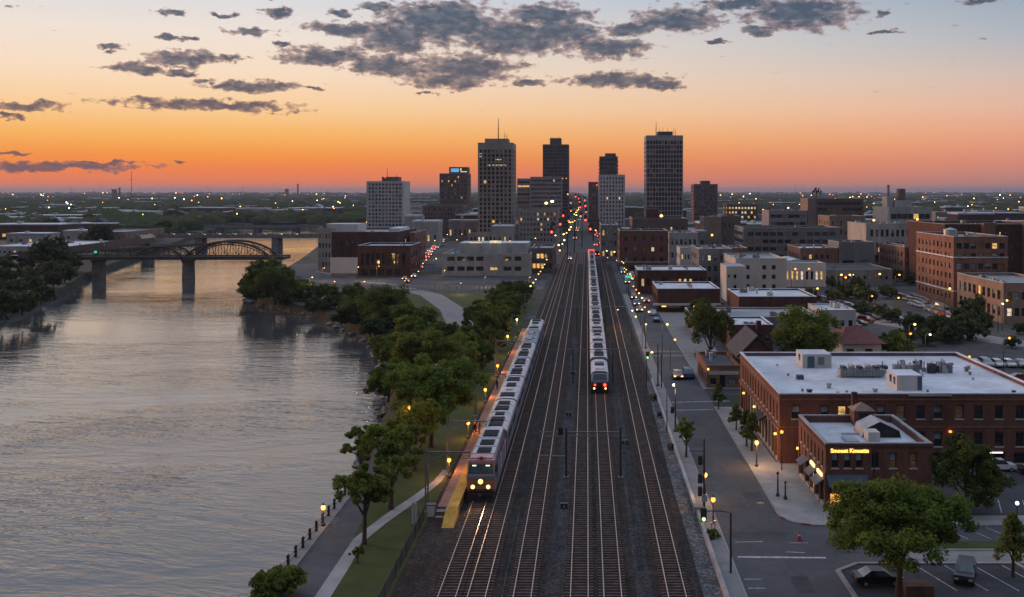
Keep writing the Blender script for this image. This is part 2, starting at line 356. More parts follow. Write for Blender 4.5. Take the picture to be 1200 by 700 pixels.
def foliage(name, c1, c2):
    m = bpy.data.materials.new(name); m.use_nodes = True; t = NT(m.node_tree); b = m.node_tree.nodes['Principled BSDF']
    p = t.node('ShaderNodeNewGeometry').outputs['Position']; oi = t.node('ShaderNodeObjectInfo').outputs['Random']
    f = t.m('ADD', t.m('MULTIPLY', t.noise(p, .5, 3), .55), t.m('MULTIPLY', t.noise(p, 5., 2), .45))
    c = t.mix(t.rng(f, .36, .64), c1, c2)
    k = t.node('ShaderNodeHueSaturation'); t.put(k.inputs['Color'], c); t.put(k.inputs['Hue'], t.rng(oi, 0, 1, .485, .515)); t.put(k.inputs['Value'], t.rng(t.m('FRACT', t.m('MULTIPLY', oi, 7.3)), 0, 1, .75, 1.2))
    d = t.node('ShaderNodeBsdfDiffuse'); t.l.new(k.outputs[0], d.inputs[0]); tr = t.node('ShaderNodeBsdfTranslucent'); t.l.new(k.outputs[0], tr.inputs[0])
    mx = t.node('ShaderNodeMixShader'); mx.inputs[0].default_value = .3; t.l.new(d.outputs[0], mx.inputs[1]); t.l.new(tr.outputs[0], mx.inputs[2])
    m.node_tree.nodes.remove(b); out = [n for n in m.node_tree.nodes if n.type == 'OUTPUT_MATERIAL'][0]; t.l.new(mx.outputs[0], out.inputs[0])
    return m
M['leaf'] = foliage('leaf_green', (.062, .094, .016), (.225, .27, .058))
M['leaf_bright'] = foliage('leaf_bright', (.11, .145, .018), (.29, .32, .06))
M['leaf_dark'] = foliage('leaf_dark', (.044, .070, .018), (.17, .21, .055))
M['leaf_far'] = foliage('leaf_far', (.038, .054, .026), (.135, .160, .072))
# ================================================================ SETTING: land, water, roads
from mathutils.geometry import tessellate_polygon
WATER = -2.5
def sheet(name, poly, z, m, kind='structure', label=None):
    b = MB(); tr = tessellate_polygon([[Vector((x, y, 0)) for x, y in poly]])
    b.v = [(x, y, z) for x, y in poly]; b.mat(m)
    for t in tr:
        a, c, d = (Vector(b.v[k]) for k in t)
        if (c-a).cross(d-a).z < 0: t = (t[0], t[2], t[1])
        b.f.append(tuple(t)); b.mi.append(0)
    o = b.build(name); tag(o, kind=kind, label=label); return o
RB = [(-26.5,-300),(-26.5,118),(-26.6,128),(-28.5,150),(-33,180),(-40,212),(-49,240),(-60,262),(-74,285),(-88,304),(-101,320),(-110,333),(-114,350),(-116,376),(-122,402),(-128,430),(-140,500),(-168,646),(-200,780),(-245,950),(-300,1060)]
LBK = [(-345,1060),(-330,900),(-300,780),(-262,640),(-236,540),(-214,450),(-198,400),(-180,350),(-163,285),(-190,200),(-230,100),(-300,-300)]
# land: one sheet to the horizon with the river cut out
m = bpy.data.materials.new('land'); m.use_nodes = True; t = NT(m.node_tree); b_ = m.node_tree.nodes['Principled BSDF']
p_ = t.node('ShaderNodeNewGeometry').outputs['Position']
a_ = t.mix(t.rng(t.noise(p_, .012, 6, .6), .42, .60), (.018, .030, .016), (.05, .055, .04))
a_ = t.mix(t.rng(t.noise(p_, .05, 4, .6), .60, .68), a_, (.14, .135, .13))
t.put(b_.inputs['Base Color'], a_); b_.inputs['Roughness'].default_value = .95
M['land'] = m
o = sheet('ground', RB+LBK+[(-20000,-300),(-20000,28000),(20000,28000),(20000,-300)], 0, M['land'])
# banks
b = MB()
def skirt(b, pts, side, ms):
    for k in range(len(pts)-1):
        a, c = Vector(pts[k]), Vector(pts[k+1]); n = Vector((-(c-a).y, (c-a).x)).normalized()*side
        near = pts[k+1][1] <= 118
        off = .05 if (near and side > 0) else 3.2
        q = M['stone'] if (near and side > 0) else ms
        if k == 0: offa = off
        b.face([(a.x, a.y, 0), (c.x, c.y, 0), (c.x+n.x*off, c.y+n.y*off, -4), (a.x+n.x*offa, a.y+n.y*offa, -4)], q); offa = off
skirt(b, RB+LBK, 1, M['soil'])
tag(b.build('river_bank_ground'), kind='structure')
# water
m = bpy.data.materials.new('water'); m.use_nodes = True; t = NT(m.node_tree); b_ = m.node_tree.nodes['Principled BSDF']
p_ = t.node('ShaderNodeNewGeometry').outputs['Position']
b_.inputs['Base Color'].default_value = (.074, .074, .078, 1); b_.inputs['Roughness'].default_value = .05; b_.inputs['IOR'].default_value = 1.52; b_.inputs['Specular IOR Level'].default_value = 1.
warp = t.node('ShaderNodeTexNoise'); t.put(warp.inputs['Vector'], t.vm('MULTIPLY', p_, (.05, .05, 0))); warp.inputs['Scale'].default_value = 1
pw = t.vm('ADD', p_, t.vm('MULTIPLY', warp.outputs[1], (6, 6, 0)))
rot = t.node('ShaderNodeVectorRotate'); rot.rotation_type = 'Z_AXIS'; t.put(rot.inputs['Vector'], pw); rot.inputs['Angle'].default_value = math.radians(14)
pr = rot.outputs[0]
h1 = t.noise(t.vm('MULTIPLY', pr, (.12, .46, 0)), 1., 3, .62, .5)
h2 = t.noise(t.vm('MULTIPLY', pr, (.6, 1.7, 0)), 1., 2, .6)
calm = t.rng(t.noise(t.vm('MULTIPLY', p_, (.012, .026, 0)), 1., 4, .6, .8), .38, .62, .25, 1.2)
sy_ = t.node('ShaderNodeSeparateXYZ'); t.l.new(p_, sy_.inputs[0]); calm = t.m('MULTIPLY', calm, t.rng(sy_.outputs[1], 80, 280, 1.2, .42))      # the sheltered reach by the bridges lies calmer
hh = t.m('MULTIPLY', t.m('ADD', t.m('MULTIPLY', h1, .8), t.m('MULTIPLY', h2, .28)), calm)
bn = t.node('ShaderNodeBump'); bn.inputs['Strength'].default_value = 1.0; bn.inputs['Distance'].default_value = .27; t.put(bn.inputs['Height'], hh); t.l.new(bn.outputs[0], b_.inputs['Normal'])
M['water'] = m
sheet('water', [(-430,-300),(-20,-300),(-20,118),(-20,330),(-60,1064),(-430,1064)], WATER, m)

# ---- rail corridor
sheet('ballast_ground', [(-16.1,-60),(10.9,-60),(10.9,520),(-13.5,520),(-13.5,240),(-16.1,240)], .02, M['ballast'])
sheet('gravel_path_strip', [(9.3,-60),(11.1,-60),(11.1,178),(10.2,178),(9.6,120)], .026, M['gravel_pale'])
b = MB()
for x0, x1 in ((-3.3,-1.6), (-8.0,-6.6)):
    b.face([(x0,-60,.026),(x1,-60,.026),(x1,240,.026),(x0,240,.026)], M['ballast'])
M['ballast_grey'] = stones('ballast_grey', (.052, .051, .054))
sheet('gravel_walk', [(-3.5,-60),(-1.8,-60),(-1.9,230),(-3.3,230)], .028, M['ballast_grey'])
sheet('gravel_walk_outer', [(4.0,-60),(5.5,-60),(5.2,230),(4.2,230)], .028, M['ballast_grey'])
sheet('downtown_paving', [(-15,335),(-94,340),(-112,420),(-122,500),(-152,646),(-225,950),(-225,1500),(-15,1500)], .012, M['city_floor'])
sheet('city_paving', [(11,166),(60,166),(95,150),(240,150),(620,520),(620,1300),(11,1300)], .012, M['city_floor'])
sheet('avenue_road', [(-14,470),(16,470),(13,2600),(-9,2600)], .03, M['asphalt_new'])
# ---- right-hand street with pavements, kerbs a real step high
sheet('street_road', [(12.9,-60),(70,-60),(70,101.2),(27,101.2),(19.6,104),(19.6,470),(12.9,470)], .016, M['asphalt'])
def slab(name, poly, z0, z1, m, side=None):
    b = MB(); b.prism(poly, z0, z1, side or m, 'z', m); return tag(b.build(name), kind='structure')
slab('pavement_west', [(11.45,-60),(12.9,-60),(12.9,330),(11.45,330)], .0, .13, M['paving'])
arc = [(19.6+3.4*(1-math.cos(a)), 104.6-3.4*math.sin(a)) for a in [math.radians(q) for q in range(0, 91, 15)]]
slab('pavement_east', [(19.6,156.5)]+arc+[(70,101.2),(70,104),(37.2,104),(37.2,124.6),(23.0,124.6),(23.0,156.5)], .0, .13, M['paving_pale'])
slab('pavement_north', [(19.6,300),(19.6,171),(27,171),(27,300)], .0, .13, M['paving'])
b = MB()   # kerb line along the street, 15 cm wide, a little proud of the slabs
for (x0, x1, y0, y1) in ((12.9,13.05,-60,330), (19.42,19.6,104.6,156.5), (19.42,19.6,171,300), (23,70,101.0,101.2)):
    b.box(x0, x1, y0, y1, 0, .15, M['kerb'])
for k in range(len(arc)-1):
    (xa, ya), (xb, yb) = arc[k], arc[k+1]; c = (23, 104.6)
    s_ = lambda x, y: (c[0]+(x-c[0])*1.05, c[1]+(y-c[1])*1.05)
    b.prism([(xa, ya), (xb, yb), s_(xb, yb), s_(xa, ya)], 0, .15, M['paint_red'] if k in (1, 4) else M['kerb'], 'z')
tag(b.build('kerb'), kind='structure')
# cross street strips, planting strip and the two parking areas
sheet('rear_parking_lot', [(37.2,104),(70,104),(70,124.6),(37.2,124.6)], .02, M['asphalt_new'])
sheet('parking_lot', [(22,-60),(70,-60),(70,90.6),(24,90.6),(22,89)], .02, M['asphalt_new'])
slab('median_path', [(26.5,90.9),(70,90.9),(70,94.0),(27.5,94.0)], .0, .06, M['paving'])
slab('verge_lawn', [(28,94.25),(70,94.25),(70,96.3),(28,96.3)], .0, .14, M['grass'])
b = MB(); b.box(27.5, 70, 94.0, 94.25, 0, .15, M['paving_pale']); b.box(24, 41, 90.6, 90.9, 0, .15, M['paving_pale']); b.box(41.3, 70, 90.6, 90.9, 0, .15, M['paving_pale'])
b.prism([(21.6,-60),(22,-60),(22,88.9),(21.6,89.1)], 0, .15, M['kerb'], 'z'); b.prism([(21.6,89.1),(22,88.9),(24,90.6),(23.8,90.9)], 0, .15, M['kerb'], 'z')
b.prism([(37.9,90.6),(38.2,90.6),(40.8,82),(40.5,82)], 0, .15, M['paving_pale'], 'z')
tag(b.build('parking_kerb'), kind='structure')
slab('planting_bed_ground', [(38.25,90.55),(48,90.55),(48,82),(40.8,82)], .0, .10, M['mulch'])
b = MB()
def strip(b, x0, y0, x1, y1, wd, z, m):
    a, c = Vector((x0, y0)), Vector((x1, y1)); n = Vector((-(c-a).y, (c-a).x)).normalized()*wd/2
    b.face([(a.x-n.x, a.y-n.y, z), (c.x-n.x, c.y-n.y, z), (c.x+n.x, c.y+n.y, z), (a.x+n.x, a.y+n.y, z)], m)
for k in range(6):    # stall lines
    strip(b, 29.0+k*2.55, 90.4, 30.6+k*2.55, 84.6, .10, .026, M['paint'])
    strip(b, 41.0+k*2.6, 123.6, 41.0+k*2.6, 118.6, .10, .026, M['paint']); strip(b, 44.0+k*2.6, 109.6, 42.6+k*2.6, 105.2, .10, .026, M['paint'])
    strip(b, 28.2+k*2.2, 100.6, 29.6+k*2.2, 97.3, .09, .024, M['paint'])
strip(b, 13.6, 92.5, 21.5, 92.3, .36, .024, M['paint'])
strip(b, 13.4, 87.2, 14.9, 87.2, .12, .024, M['paint']); strip(b, 13.4, 85.2, 14.9, 85.2, .12, .024, M['paint']); strip(b, 13.9, 96.4, 16.6, 96.6, .12, .024, M['paint'])
strip(b, 18.2, 93.8, 19.9, 93.6, .12, .024, M['paint']); strip(b, 19.0, 96.2, 20.8, 96.2, .1, .024, M['paint'])
strip(b, 17.1, 104, 16.4, 126.5, .16, .022, M['paint_worn'])
strip(b, 13.2, 154.6, 19.2, 155.2, .28, .022, M['paint']); strip(b, 13.2, 160.5, 22.5, 161.5, .28, .022, M['paint']); strip(b, 13.2, 206, 19.2, 206, .4, .022, M['paint']); strip(b, 13.2, 212, 19.2, 212, .4, .022, M['paint'])
tag(b.build('road_markings'), kind='structure')
M['patch'] = mat('asphalt_patch', (.075, .073, .076), .9, .2, .5, .1, detail=6); M['seal'] = mat('crack_sealant', (.03, .03, .032), .7, .1, 1.)
b = MB()
for x0, x1, y0, y1 in ((13.6,15.2,132,137), (16.8,18.9,110,112.6), (14,19,97.5,99.4), (15.1,16.2,144,151), (22.5,25,93.2,96.9), (17.4,18.8,84,88)):
    b.face([(x0,y0,.020),(x1,y0+.2,.020),(x1+.1,y1,.020),(x0-.1,y1-.2,.020)], M['patch'])
for k in range(22):
    x, y = random.uniform(13.3, 22), random.uniform(82, 200)
    if y > 101: x = min(x, 19)
    for q in range(5):
        nx, ny = x+random.uniform(-.5, .5), y+random.uniform(.4, 1.6); strip(b, x, y, nx, ny, .05, .0215, M['seal']); x, y = nx, ny
tag(b.build('road_repairs'), kind='structure')
for k, (x, y) in enumerate(((18.4,108.5),(15.2,121),(18.9,103))):
    mb = MB(); mb.lathe([(.001,.026),(.36,.026),(.42,.022),(.42,.0)], M['metal_dark'], 16)
    o = mb.build('manhole_cover', loc=(x, y, 0)); tag(o, ['round manhole cover in the street in front of the gold-lettered building', 'round manhole cover near the worn red line in mid street', 'round manhole cover beside the corner kerb'][k], 'manhole cover', 'manhole covers')
# low concrete barrier between the railway and the pavement
b = MB(); b.box(11.12, 11.42, -60, 104.2, 0, .62, M['paving_pale']); b.box(11.05, 11.40, 105.6, 178, 0, .55, M['concrete']); b.box(10.9, 11.9, 104.2, 105.6, 0, .9, M['paving'])
o = b.build('barrier_wall'); tag(o, 'low pale concrete wall dividing the tracks from the right-hand pavement', 'wall')
# ---- riverside promenade and park
slab('quay_pavement', [(-26.5,-60),(-25.5,-60),(-25.6,118),(-26.5,118)], .0, .10, M['paving'])
sheet('promenade_path', [(-25.5,-60),(-22.1,-60),(-22.2,97),(-22.9,108),(-24,118),(-26.2,134),(-27.4,134),(-25.6,118)], .02, M['asphalt'])
sheet('concrete_path', [(-22.1,-60),(-20.6,-60),(-20.9,91),(-21.2,96),(-20.0,102),(-17.9,110),(-16.6,116.5),(-16.3,121.5),(-17.1,121.5),(-17.5,117),(-18.8,111.4),(-20.8,104),(-22.2,97.5)], .024, M['paving_pale'])
sheet('park_lawn', [(-22.1,-60),(-16.1,-60),(-16.1,330),(-60,330),(-84,306),(-74,290),(-60,267),(-49,245),(-40,217),(-33,185),(-28.5,155),(-26.6,130),(-22.2,97)], .014, M['grass'])
def ribbon(name, pts, wd, z, m):
    out = []; rr = []
    for k, p in enumerate(pts):
        d = (Vector(pts[min(k+1, len(pts)-1)])-Vector(pts[max(k-1, 0)])).normalized(); n = Vector((-d.y, d.x))*wd/2
        out.append((p[0]+n.x, p[1]+n.y)); rr.append((p[0]-n.x, p[1]-n.y))
    return sheet(name, out+rr[::-1], z, m)
ribbon('parkway_road', [(-122,436),(-104,408),(-88,386),(-70,362),(-50,328),(-38,288),(-30,248),(-26.8,220),(-25.6,200),(-25.4,180)], 7, .022, M['paving'])
ribbon('river_road', [(-16,352),(-50,354),(-78,362),(-96,376),(-108,398)], 8, .026, M['asphalt'])
ribbon('boulevard_road', [(-15,374),(-60,376),(-96,388),(-118,420),(-128,470)], 13, .030, M['asphalt'])
ribbon('ramp_road', [(-75,380),(-82,420),(-92,480),(-86,560),(-70,700)], 12, .034, M['asphalt'])
ribbon('diagonal_road', [(62,300),(74,262),(92,226),(118,196),(160,170)], 9, .022, M['paving'])
ribbon('lot_road', [(96,306),(100,255),(112,222),(150,190)], 10, .026, M['asphalt_new'])
sheet('plaza_lawn', [(98,196),(118,200),(135,188),(118,180)], .03, M['grass'])
sheet('roundabout_lawn', [(96,168),(118,168),(121,172),(112,175),(98,174)], .03, M['grass'])

# ================================================================ RAILWAY
def make_track(x, label, y1):
    o = empty('railway_track', (x, 0, 0), 0, label, 'railway track', 'parallel railway tracks')
    for s in (-1, 1):
        r = MB(); r.box(s*.7175-.038, s*.7175+.038, -40, y1, .20, .345, M['rail_rust'], M['rail']); r.box(s*.7175-.075, s*.7175+.075, -40, y1, .185, .2, M['rail_rust'])
        r.build('rail', o)
    yy = [82+.62*k for k in range(int((y1-82)/.62))]
    for k, y in enumerate(yy[:100]):
        link('sleeper', SLP, o, (random.uniform(-.03, .03), y, 0))
    b = MB()
    for y in yy[100:]:
        d = random.uniform(-.04, .04); b.box(-1.165+d, 1.165+d, y-.13, y+.13, .03, .185, M['sleeper'])
    for k in range(90):
        y = 82-.62*(k+1); b.box(-1.165, 1.165, y-.13, y+.13, .03, .185, M['sleeper'])
    s = b.build('sleeper_run', o); s['kind'] = 'stuff'
    bed = MB(); bed.prism([(-1.19, .02), (-1.12, .12), (1.12, .12), (1.19, .02)], -40, y1, M['bed'], 'y'); bed.build('track_bed', o)
    return o
_b = MB(); _b.box(-1.165, 1.165, -.13, .13, .03, .19, M['sleeper']); SLP = _b.mesh('sleeper')
TX = [-11.34, -8.95, -5.25, -.63, 2.08, 7.3]
for x, l in zip(TX, ['leftmost railway track, under the locomotive with lit headlights', 'empty railway track just right of the headlit locomotive', 'empty railway track left of the central gantry post',
                     'empty railway track just left of the red-lit train', 'railway track under the train showing red tail lights', 'rightmost railway track, beside the pale gravel and the barrier']):
    make_track(x, l, 560)

for k, (x, l) in enumerate(((-6.95, 'thin concrete cable trough left of the central gantry post'), (4.75, 'thin concrete cable trough between the tail-lit track and the rightmost track'))):
    o = empty('cable_trough', (x, 60, 0), 0, l, 'cable trough'); b = MB()
    for q in range(200): b.box(-.10, .10, q*1.2, q*1.2+1.17, .02, .10+random.uniform(0, .012), M['ballast_grey'])
    b.build('cover', o)
# ---- platform
o = empty('platform', (-15.2, 104, 0), 0, 'long brick-paved platform with a yellow edge beside the headlit train', 'platform')
PL = 136.
b = MB(); b.box(0, 1.0, .1, PL, .0, 1.0, M['brown_wood'], M['platform']); b.build('deck', o)
b = MB(); b.box(1.002, 2.10, -.0, PL, .0, 1.02, M['brown_wood'], M['yellow']); b.build('edge_strip', o)
b = MB(); b.prism([(-3.6, 0), (0, 1.012), (0, .02), (-3.3, .0)], .9, 2.10, M['yellow'], 'x'); b.build('end_ramp', o)
b = MB(); b.box(0, .88, -.9, .1, 0, .78, M['brown_wood'], M['paving']); b.box(.0, .87, -1.5, -.9, 0, .4, M['brown_wood'], M['paving']); b.build('end_step', o)
b = MB()
for k in range(46): b.box(.93, .99, .5+k*2.95, 2.9+k*2.95, 1.0, 1.006, M['paving_pale'])
b.build('warning_line', o)
for k in range(12):
    b = MB(); b.box(-.02, 0, 2+k*11, 8+k*11, .3, .9, M['brown_wood']); b.tube([(-.0, 2+k*11, .9), (-.0, 2+k*11, 2.0)], .03, M['metal_dark']); b.tube([(0, 2+k*11, 1.9), (0, 8+k*11, 1.9)], .03, M['metal_dark']); b.tube([(0, 8+k*11, .9), (0, 8+k*11, 2.0)], .03, M['metal_dark'])
    b.build('railing', o)

# ---- rolling stock
def section(hw, z0, z1, zr):          # body cross-section with a rounded roof
    return [(-hw, z0), (hw, z0), (hw, z1), (hw*.93, z1+(zr-z1)*.5), (hw*.70, z1+(zr-z1)*.88), (hw*.3, zr), (-hw*.3, zr), (-hw*.70, z1+(zr-z1)*.88), (-hw*.93, z1+(zr-z1)*.5), (-hw, z1)]
def wheels(parent, ys, hw=.95):
    for y in ys:
        b = MB(); b.box(-.95, .95, y-1.7, y+1.7, .55, .95, M['train_dark']); b.box(-1.2, -1.0, y-1.5, y+1.5, .5, .8, M['train_dark']); b.box(1.0, 1.2, y-1.5, y+1.5, .5, .8, M['train_dark'])
        bo = b.build('bogie', parent)
        for d in (-1.05, 1.05):
            for s in (-.72, .72):
                w_ = MB(); w_.tube([(s-.07, y+d, .79), (s+.07, y+d, .79)], .45, M['metal_dark'], 12); w_.build('wheel', bo)
def roof_split(b, sec, y0, y1, side, roof, z1):
    n = len(sec)
    base = len(b.v); b.v += [(p[0], y0, p[1]) for p in sec]+[(p[0], y1, p[1]) for p in sec]
    for k in range(n):
        hi = sec[k][1] >= z1 and sec[(k+1) % n][1] >= z1
        b.f.append((base+k, base+(k+1) % n, base+n+(k+1) % n, base+n+k)); b.mi.append(b.mat(roof if hi else side))
    b.f.append(tuple(base+k for k in range(n))); b.mi.append(b.mat(side)); b.f.append(tuple(base+n+k for k in range(n))[::-1]); b.mi.append(b.mat(side))
HW = 1.53
def make_car(units, roof, band=None):
    L = 17.2; o = empty('passenger_car')
    b = MB(); roof_split(b, section(HW, .95, 3.55, 4.12), 0, L, M['train_side'], roof, 3.5); b.build('body', o)
    for s in (-1, 1):
        for seg in ((1.9, 8.0), (9.2, 15.4)):
            b = MB(); b.box(s*HW-.012, s*HW+.012, seg[0], seg[1], 2.15, 2.95, M['glass']); b.build('window_strip', o)
        b = MB()
        for y in (.6, 8.1, 15.6): b.box(s*HW-.02, s*HW+.02, y, y+1.0, 1.0, 3.1, M['train_blue'])
        b.build('door', o)
    for (y0, y1, hw, h, mm) in units:
        b = MB(); b.prism([(-hw, 3.9), (hw, 3.9), (hw, 4.12+h*.6), (hw*.85, 4.12+h), (-hw*.85, 4.12+h), (-hw, 4.12+h*.6)], y0, y1, M['train_dark'] if mm == 0 else roof, 'y')
        if mm == 0:
            for k in range(int((y1-y0)/.35)): b.box(-hw*.7, hw*.7, y0+.1+k*.35, y0+.22+k*.35, 4.12+h, 4.15+h, M['metal_dark'])
        b.build('roof_unit', o)
    b = MB()
    for y in (4.2, 9.0, 13.6): b.prism([(-HW*.95, 3.80), (-HW*.7, 4.10), (-HW*.3, 4.15), (HW*.3, 4.15), (HW*.7, 4.10), (HW*.95, 3.80), (HW*.3, 4.09), (-HW*.3, 4.09)], y, y+.12, M['train_side'], 'y')
    b.build('roof_rib', o)
    b = MB(); b.box(-.75, .75, L, L+.8, 1.0, 3.7, M['train_dark']); b.build('gangway', o)
    b = MB(); b.box(-1.35, 1.35, .4, L-.4, .55, .96, M['train_dark']); b.build('underframe', o)
    wheels(o, (3., L-3.))
    return o
UA = [(.9,2.9,.85,.14,0), (3.6,5.6,.85,.16,0), (7.0,8.6,.6,.12,0), (10.2,12.4,.9,.16,0), (13.6,15.6,.8,.14,0)]
UB = [(1.2,3.6,1.0,.12,0), (5.6,7.0,.5,.2,1), (8.4,11.0,.7,.16,0), (13.0,15.8,.95,.13,0)]
UC = [(2.0,8.0,.55,.22,1), (9.6,15.2,.55,.22,1), (4.0,5.4,.75,.1,0), (11.2,12.6,.75,.1,0)]
ORD = ['first','second','third','fourth','fifth','sixth','seventh','eighth','ninth','tenth','eleventh','twelfth','thirteenth','fourteenth','fifteenth','sixteenth','seventeenth','eighteenth','nineteenth','twentieth']
def ordn(k): return ORD[k] if k < 20 else f'{k+1}th'
protos = [make_car(UA, M['train_roof']), make_car(UB, M['train_roof']), make_car(UC, M['roof_grey'])]
for p in protos: tag(p, None, 'train car')
used = [False]*3
Y = 125.4; seq = [0, 1, 0, 0, 2, 1, 0]
M['train_roof_b'] = M['train_roof']
for k, s in enumerate(seq[:6]):
    place(protos[s], used[s], (TX[0], Y, .0), 0, f'{ordn(k)} passenger car behind the locomotive with lit headlights', 'cars of the train at the platform'); used[s] = True; Y += 18.0
Y = 179.4
for k in range(18):
    s = (0, 1, 1, 0, 1)[k % 5]
    place(protos[s], True, (TX[4], Y, .0), 0, f'{ordn(k)} pale-roofed car ahead of the red-lit tail car on the right train', 'cars of the departing train'); Y += 18.0
for p, u in zip(protos, used):
    if not u: p.location = (TX[0], Y, 0)

# locomotive, nose towards the viewer
o = empty('locomotive', (TX[0], 109, 0), 0, 'locomotive with three lit headlights at the head of the platform train', 'locomotive')
L = 15.6; b = MB()
prof = [(.25, .95), (.0, 1.35), (.05, 2.75), (.62, 4.02), (1.2, 4.42), (L, 4.42), (L, .95)]       # side outline (y, z)
hw = 1.52
def loft(b, prof, hw, m_side, m_top, m_nose, inset=.16):
    n = len(prof); base = len(b.v)
    for s in (-1, 1):
        for (y, z) in prof:
            k = hw*(.97 if y < .1 else 1)-(inset*2.0 if z > 4.2 else (inset*.6 if z > 3.9 else 0)); b.v.append((s*k, y, z))
    for k in range(n):
        z0, z1 = prof[k][1], prof[(k+1) % n][1]; y0, y1 = prof[k][0], prof[(k+1) % n][0]
        mm = m_top if (z0 > 3.9 and z1 > 3.9) else (m_nose if max(y0, y1) < 1 else m_side)
        b.f.append((base+k, base+(k+1) % n, base+n+(k+1) % n, base+n+k)); b.mi.append(b.mat(mm))
    b.f.append(tuple(base+k for k in range(n))); b.mi.append(b.mat(m_side)); b.f.append(tuple(base+n+k for k in range(n))[::-1]); b.mi.append(b.mat(m_side))
loft(b, prof, hw, M['train_side'], M['train_roof'], M['train_nose']); body = b.build('body', o)
# windshield panes lie on the raked front: between (y .05,z 2.75) and (y .62,z 4.02)
def onfront(f): return .05+.57*f, 2.75+1.27*f
for s in (-1, 1):
    b = MB(); ya, za = onfront(.20); yb, zb = onfront(.86)
    x0, x1 = (.06, 1.30) if s > 0 else (-1.30, -.06)
    xo = 1.20*s
    P = [(x0, ya-.03, za), (x1, ya-.03, za), (x1 if s < 0 else 1.18, yb-.03, zb), (x0 if s > 0 else -1.18, yb-.03, zb)]
    if s < 0: P = [(-1.30, ya-.03, za), (-.06, ya-.03, za), (-.06, yb-.03, zb), (-1.18, yb-.03, zb)]
    b.face(P, M['windshield']); b.face([(p[0], p[1]+.05, p[2]) for p in P][::-1], M['metal_dark'])
    for k in range(4): b.tube([P[k], P[(k+1) % 4]], .035, M['metal_dark'], 5)
    ws = b.build('windshield', o)
    b = MB(); b.tube([(s*.75, ya-.08, za-.02), (s*.55, (ya+yb)/2-.08, (za+zb)/2)], .02, M['metal_dark'], 4); b.build('wiper', ws)
    b = MB(); ym, zm = onfront(.78); b.box(s*.72-.2, s*.72+.2, ym-.10, ym-.05, zm-.03, zm+.05, M['lamp_white']); b.build('marker_light', o)
b = MB(); b.box(-1.47, 1.47, -.03, .03, 2.50, 2.80, M['train_blue']); b.build('nose_band', o)
b = MB(); b.box(-1.40, 1.40, .55, .95, 4.05, 4.30, M['train_pink']); b.prism([(-1.3, 4.25), (1.3, 4.25), (1.15, 4.46), (-1.15, 4.46)], .95, 2.5, M['train_pink'], 'y'); b.build('roof_band', o)
b = MB(); b.box(-.17, .17, .62, .95, 4.3, 4.62, M['train_red']); b.tube([(-.35, .6, 4.5), (-.35, 1.0, 4.5)], .06, M['train_red']); b.tube([(.35, .6, 4.5), (.35, 1.0, 4.5)], .06, M['train_red']); b.build('horn', o)
for (x, z, r, mm) in ((0, 2.18, .27, 'lamp_yellow'), (-.82, 1.62, .22, 'head'), (.82, 1.62, .22, 'head')):
    b = MB(); b.tube([(x, -.10, z), (x, .05, z)], r+.07, M['metal_dark'], 14); b.tube([(x, -.125, z), (x, -.09, z)], r, M[mm], 14); b.build('headlight', o)
b = MB(); b.prism([(-1.48, .30), (1.48, .30), (1.35, .95), (-1.35, .95)], -.35, .5, M['train_dark'], 'y'); b.prism([(-1.2, .12), (1.2, .12), (1.42, .36), (-1.42, .36)], -.75, -.1, M['train_dark'], 'y'); b.build('pilot', o)
b = MB(); b.tube([(0, -1.0, .85), (0, -.3, .85)], .13, M['metal_dark']); b.box(-.18, .18, -1.12, -.92, .66, 1.04, M['metal_dark']); b.build('coupler', o)
b = MB(); b.box(-1.42, -1.15, -.06, .02, 1.1, 1.35, M['train_red']); b.box(1.15, 1.42, -.06, .02, 1.1, 1.35, M['train_red']); b.box(-1.35, 1.35, -.09, .0, .98, 1.12, M['train_dark']); b.build('bumper_bar', o)
for (y0, y1, hwu) in ((3.1, 5.3, .75), (6.6, 8.9, .78), (10.6, 13.6, .85)):
    b = MB(); b.box(-hwu, hwu, y0, y1, 4.40, 4.52, M['train_dark'])
    for k in range(int((y1-y0)/.3)): b.box(-hwu*.8, hwu*.8, y0+.1+k*.3, y0+.2+k*.3, 4.52, 4.56, M['metal_dark'])
    b.build('roof_unit', o)
b = MB()
for y in (2.7, 5.9, 9.8): b.box(-1.25, 1.25, y, y+.14, 4.40, 4.47, M['train_side'])
b.build('roof_rib', o)
for s in (-1, 1):
    b = MB(); b.box(s*1.52-.015, s*1.52+.015, 1.2, 2.1, 2.7, 3.5, M['glass']); b.build('side_window', o)
    b = MB()
    for k in range(4): b.box(s*1.52-.02, s*1.52+.02, 3.5+k*3, 5.7+k*3, 1.5, 3.3, M['train_pink'] if k % 2 else M['train_blue'])
    b.build('side_panel', o)
b = MB(); b.box(-1.35, 1.35, .8, L-.3, .5, .97, M['train_dark']); b.build('underframe', o)
wheels(o, (3., L-3.))
l = bpy.data.lights.new('headlight_beam', 'SPOT'); l.energy = 900; l.color = (1, .55, .25); l.spot_size = math.radians(70); l.spot_blend = .8; l.shadow_soft_size = .3
q = bpy.data.objects.new('headlight_beam', l); COL.objects.link(q); q.location = (TX[0], 108.3, 2.0); q.rotation_euler = (Vector((0, 1, .22))).to_track_quat('Z', 'Y').to_euler()
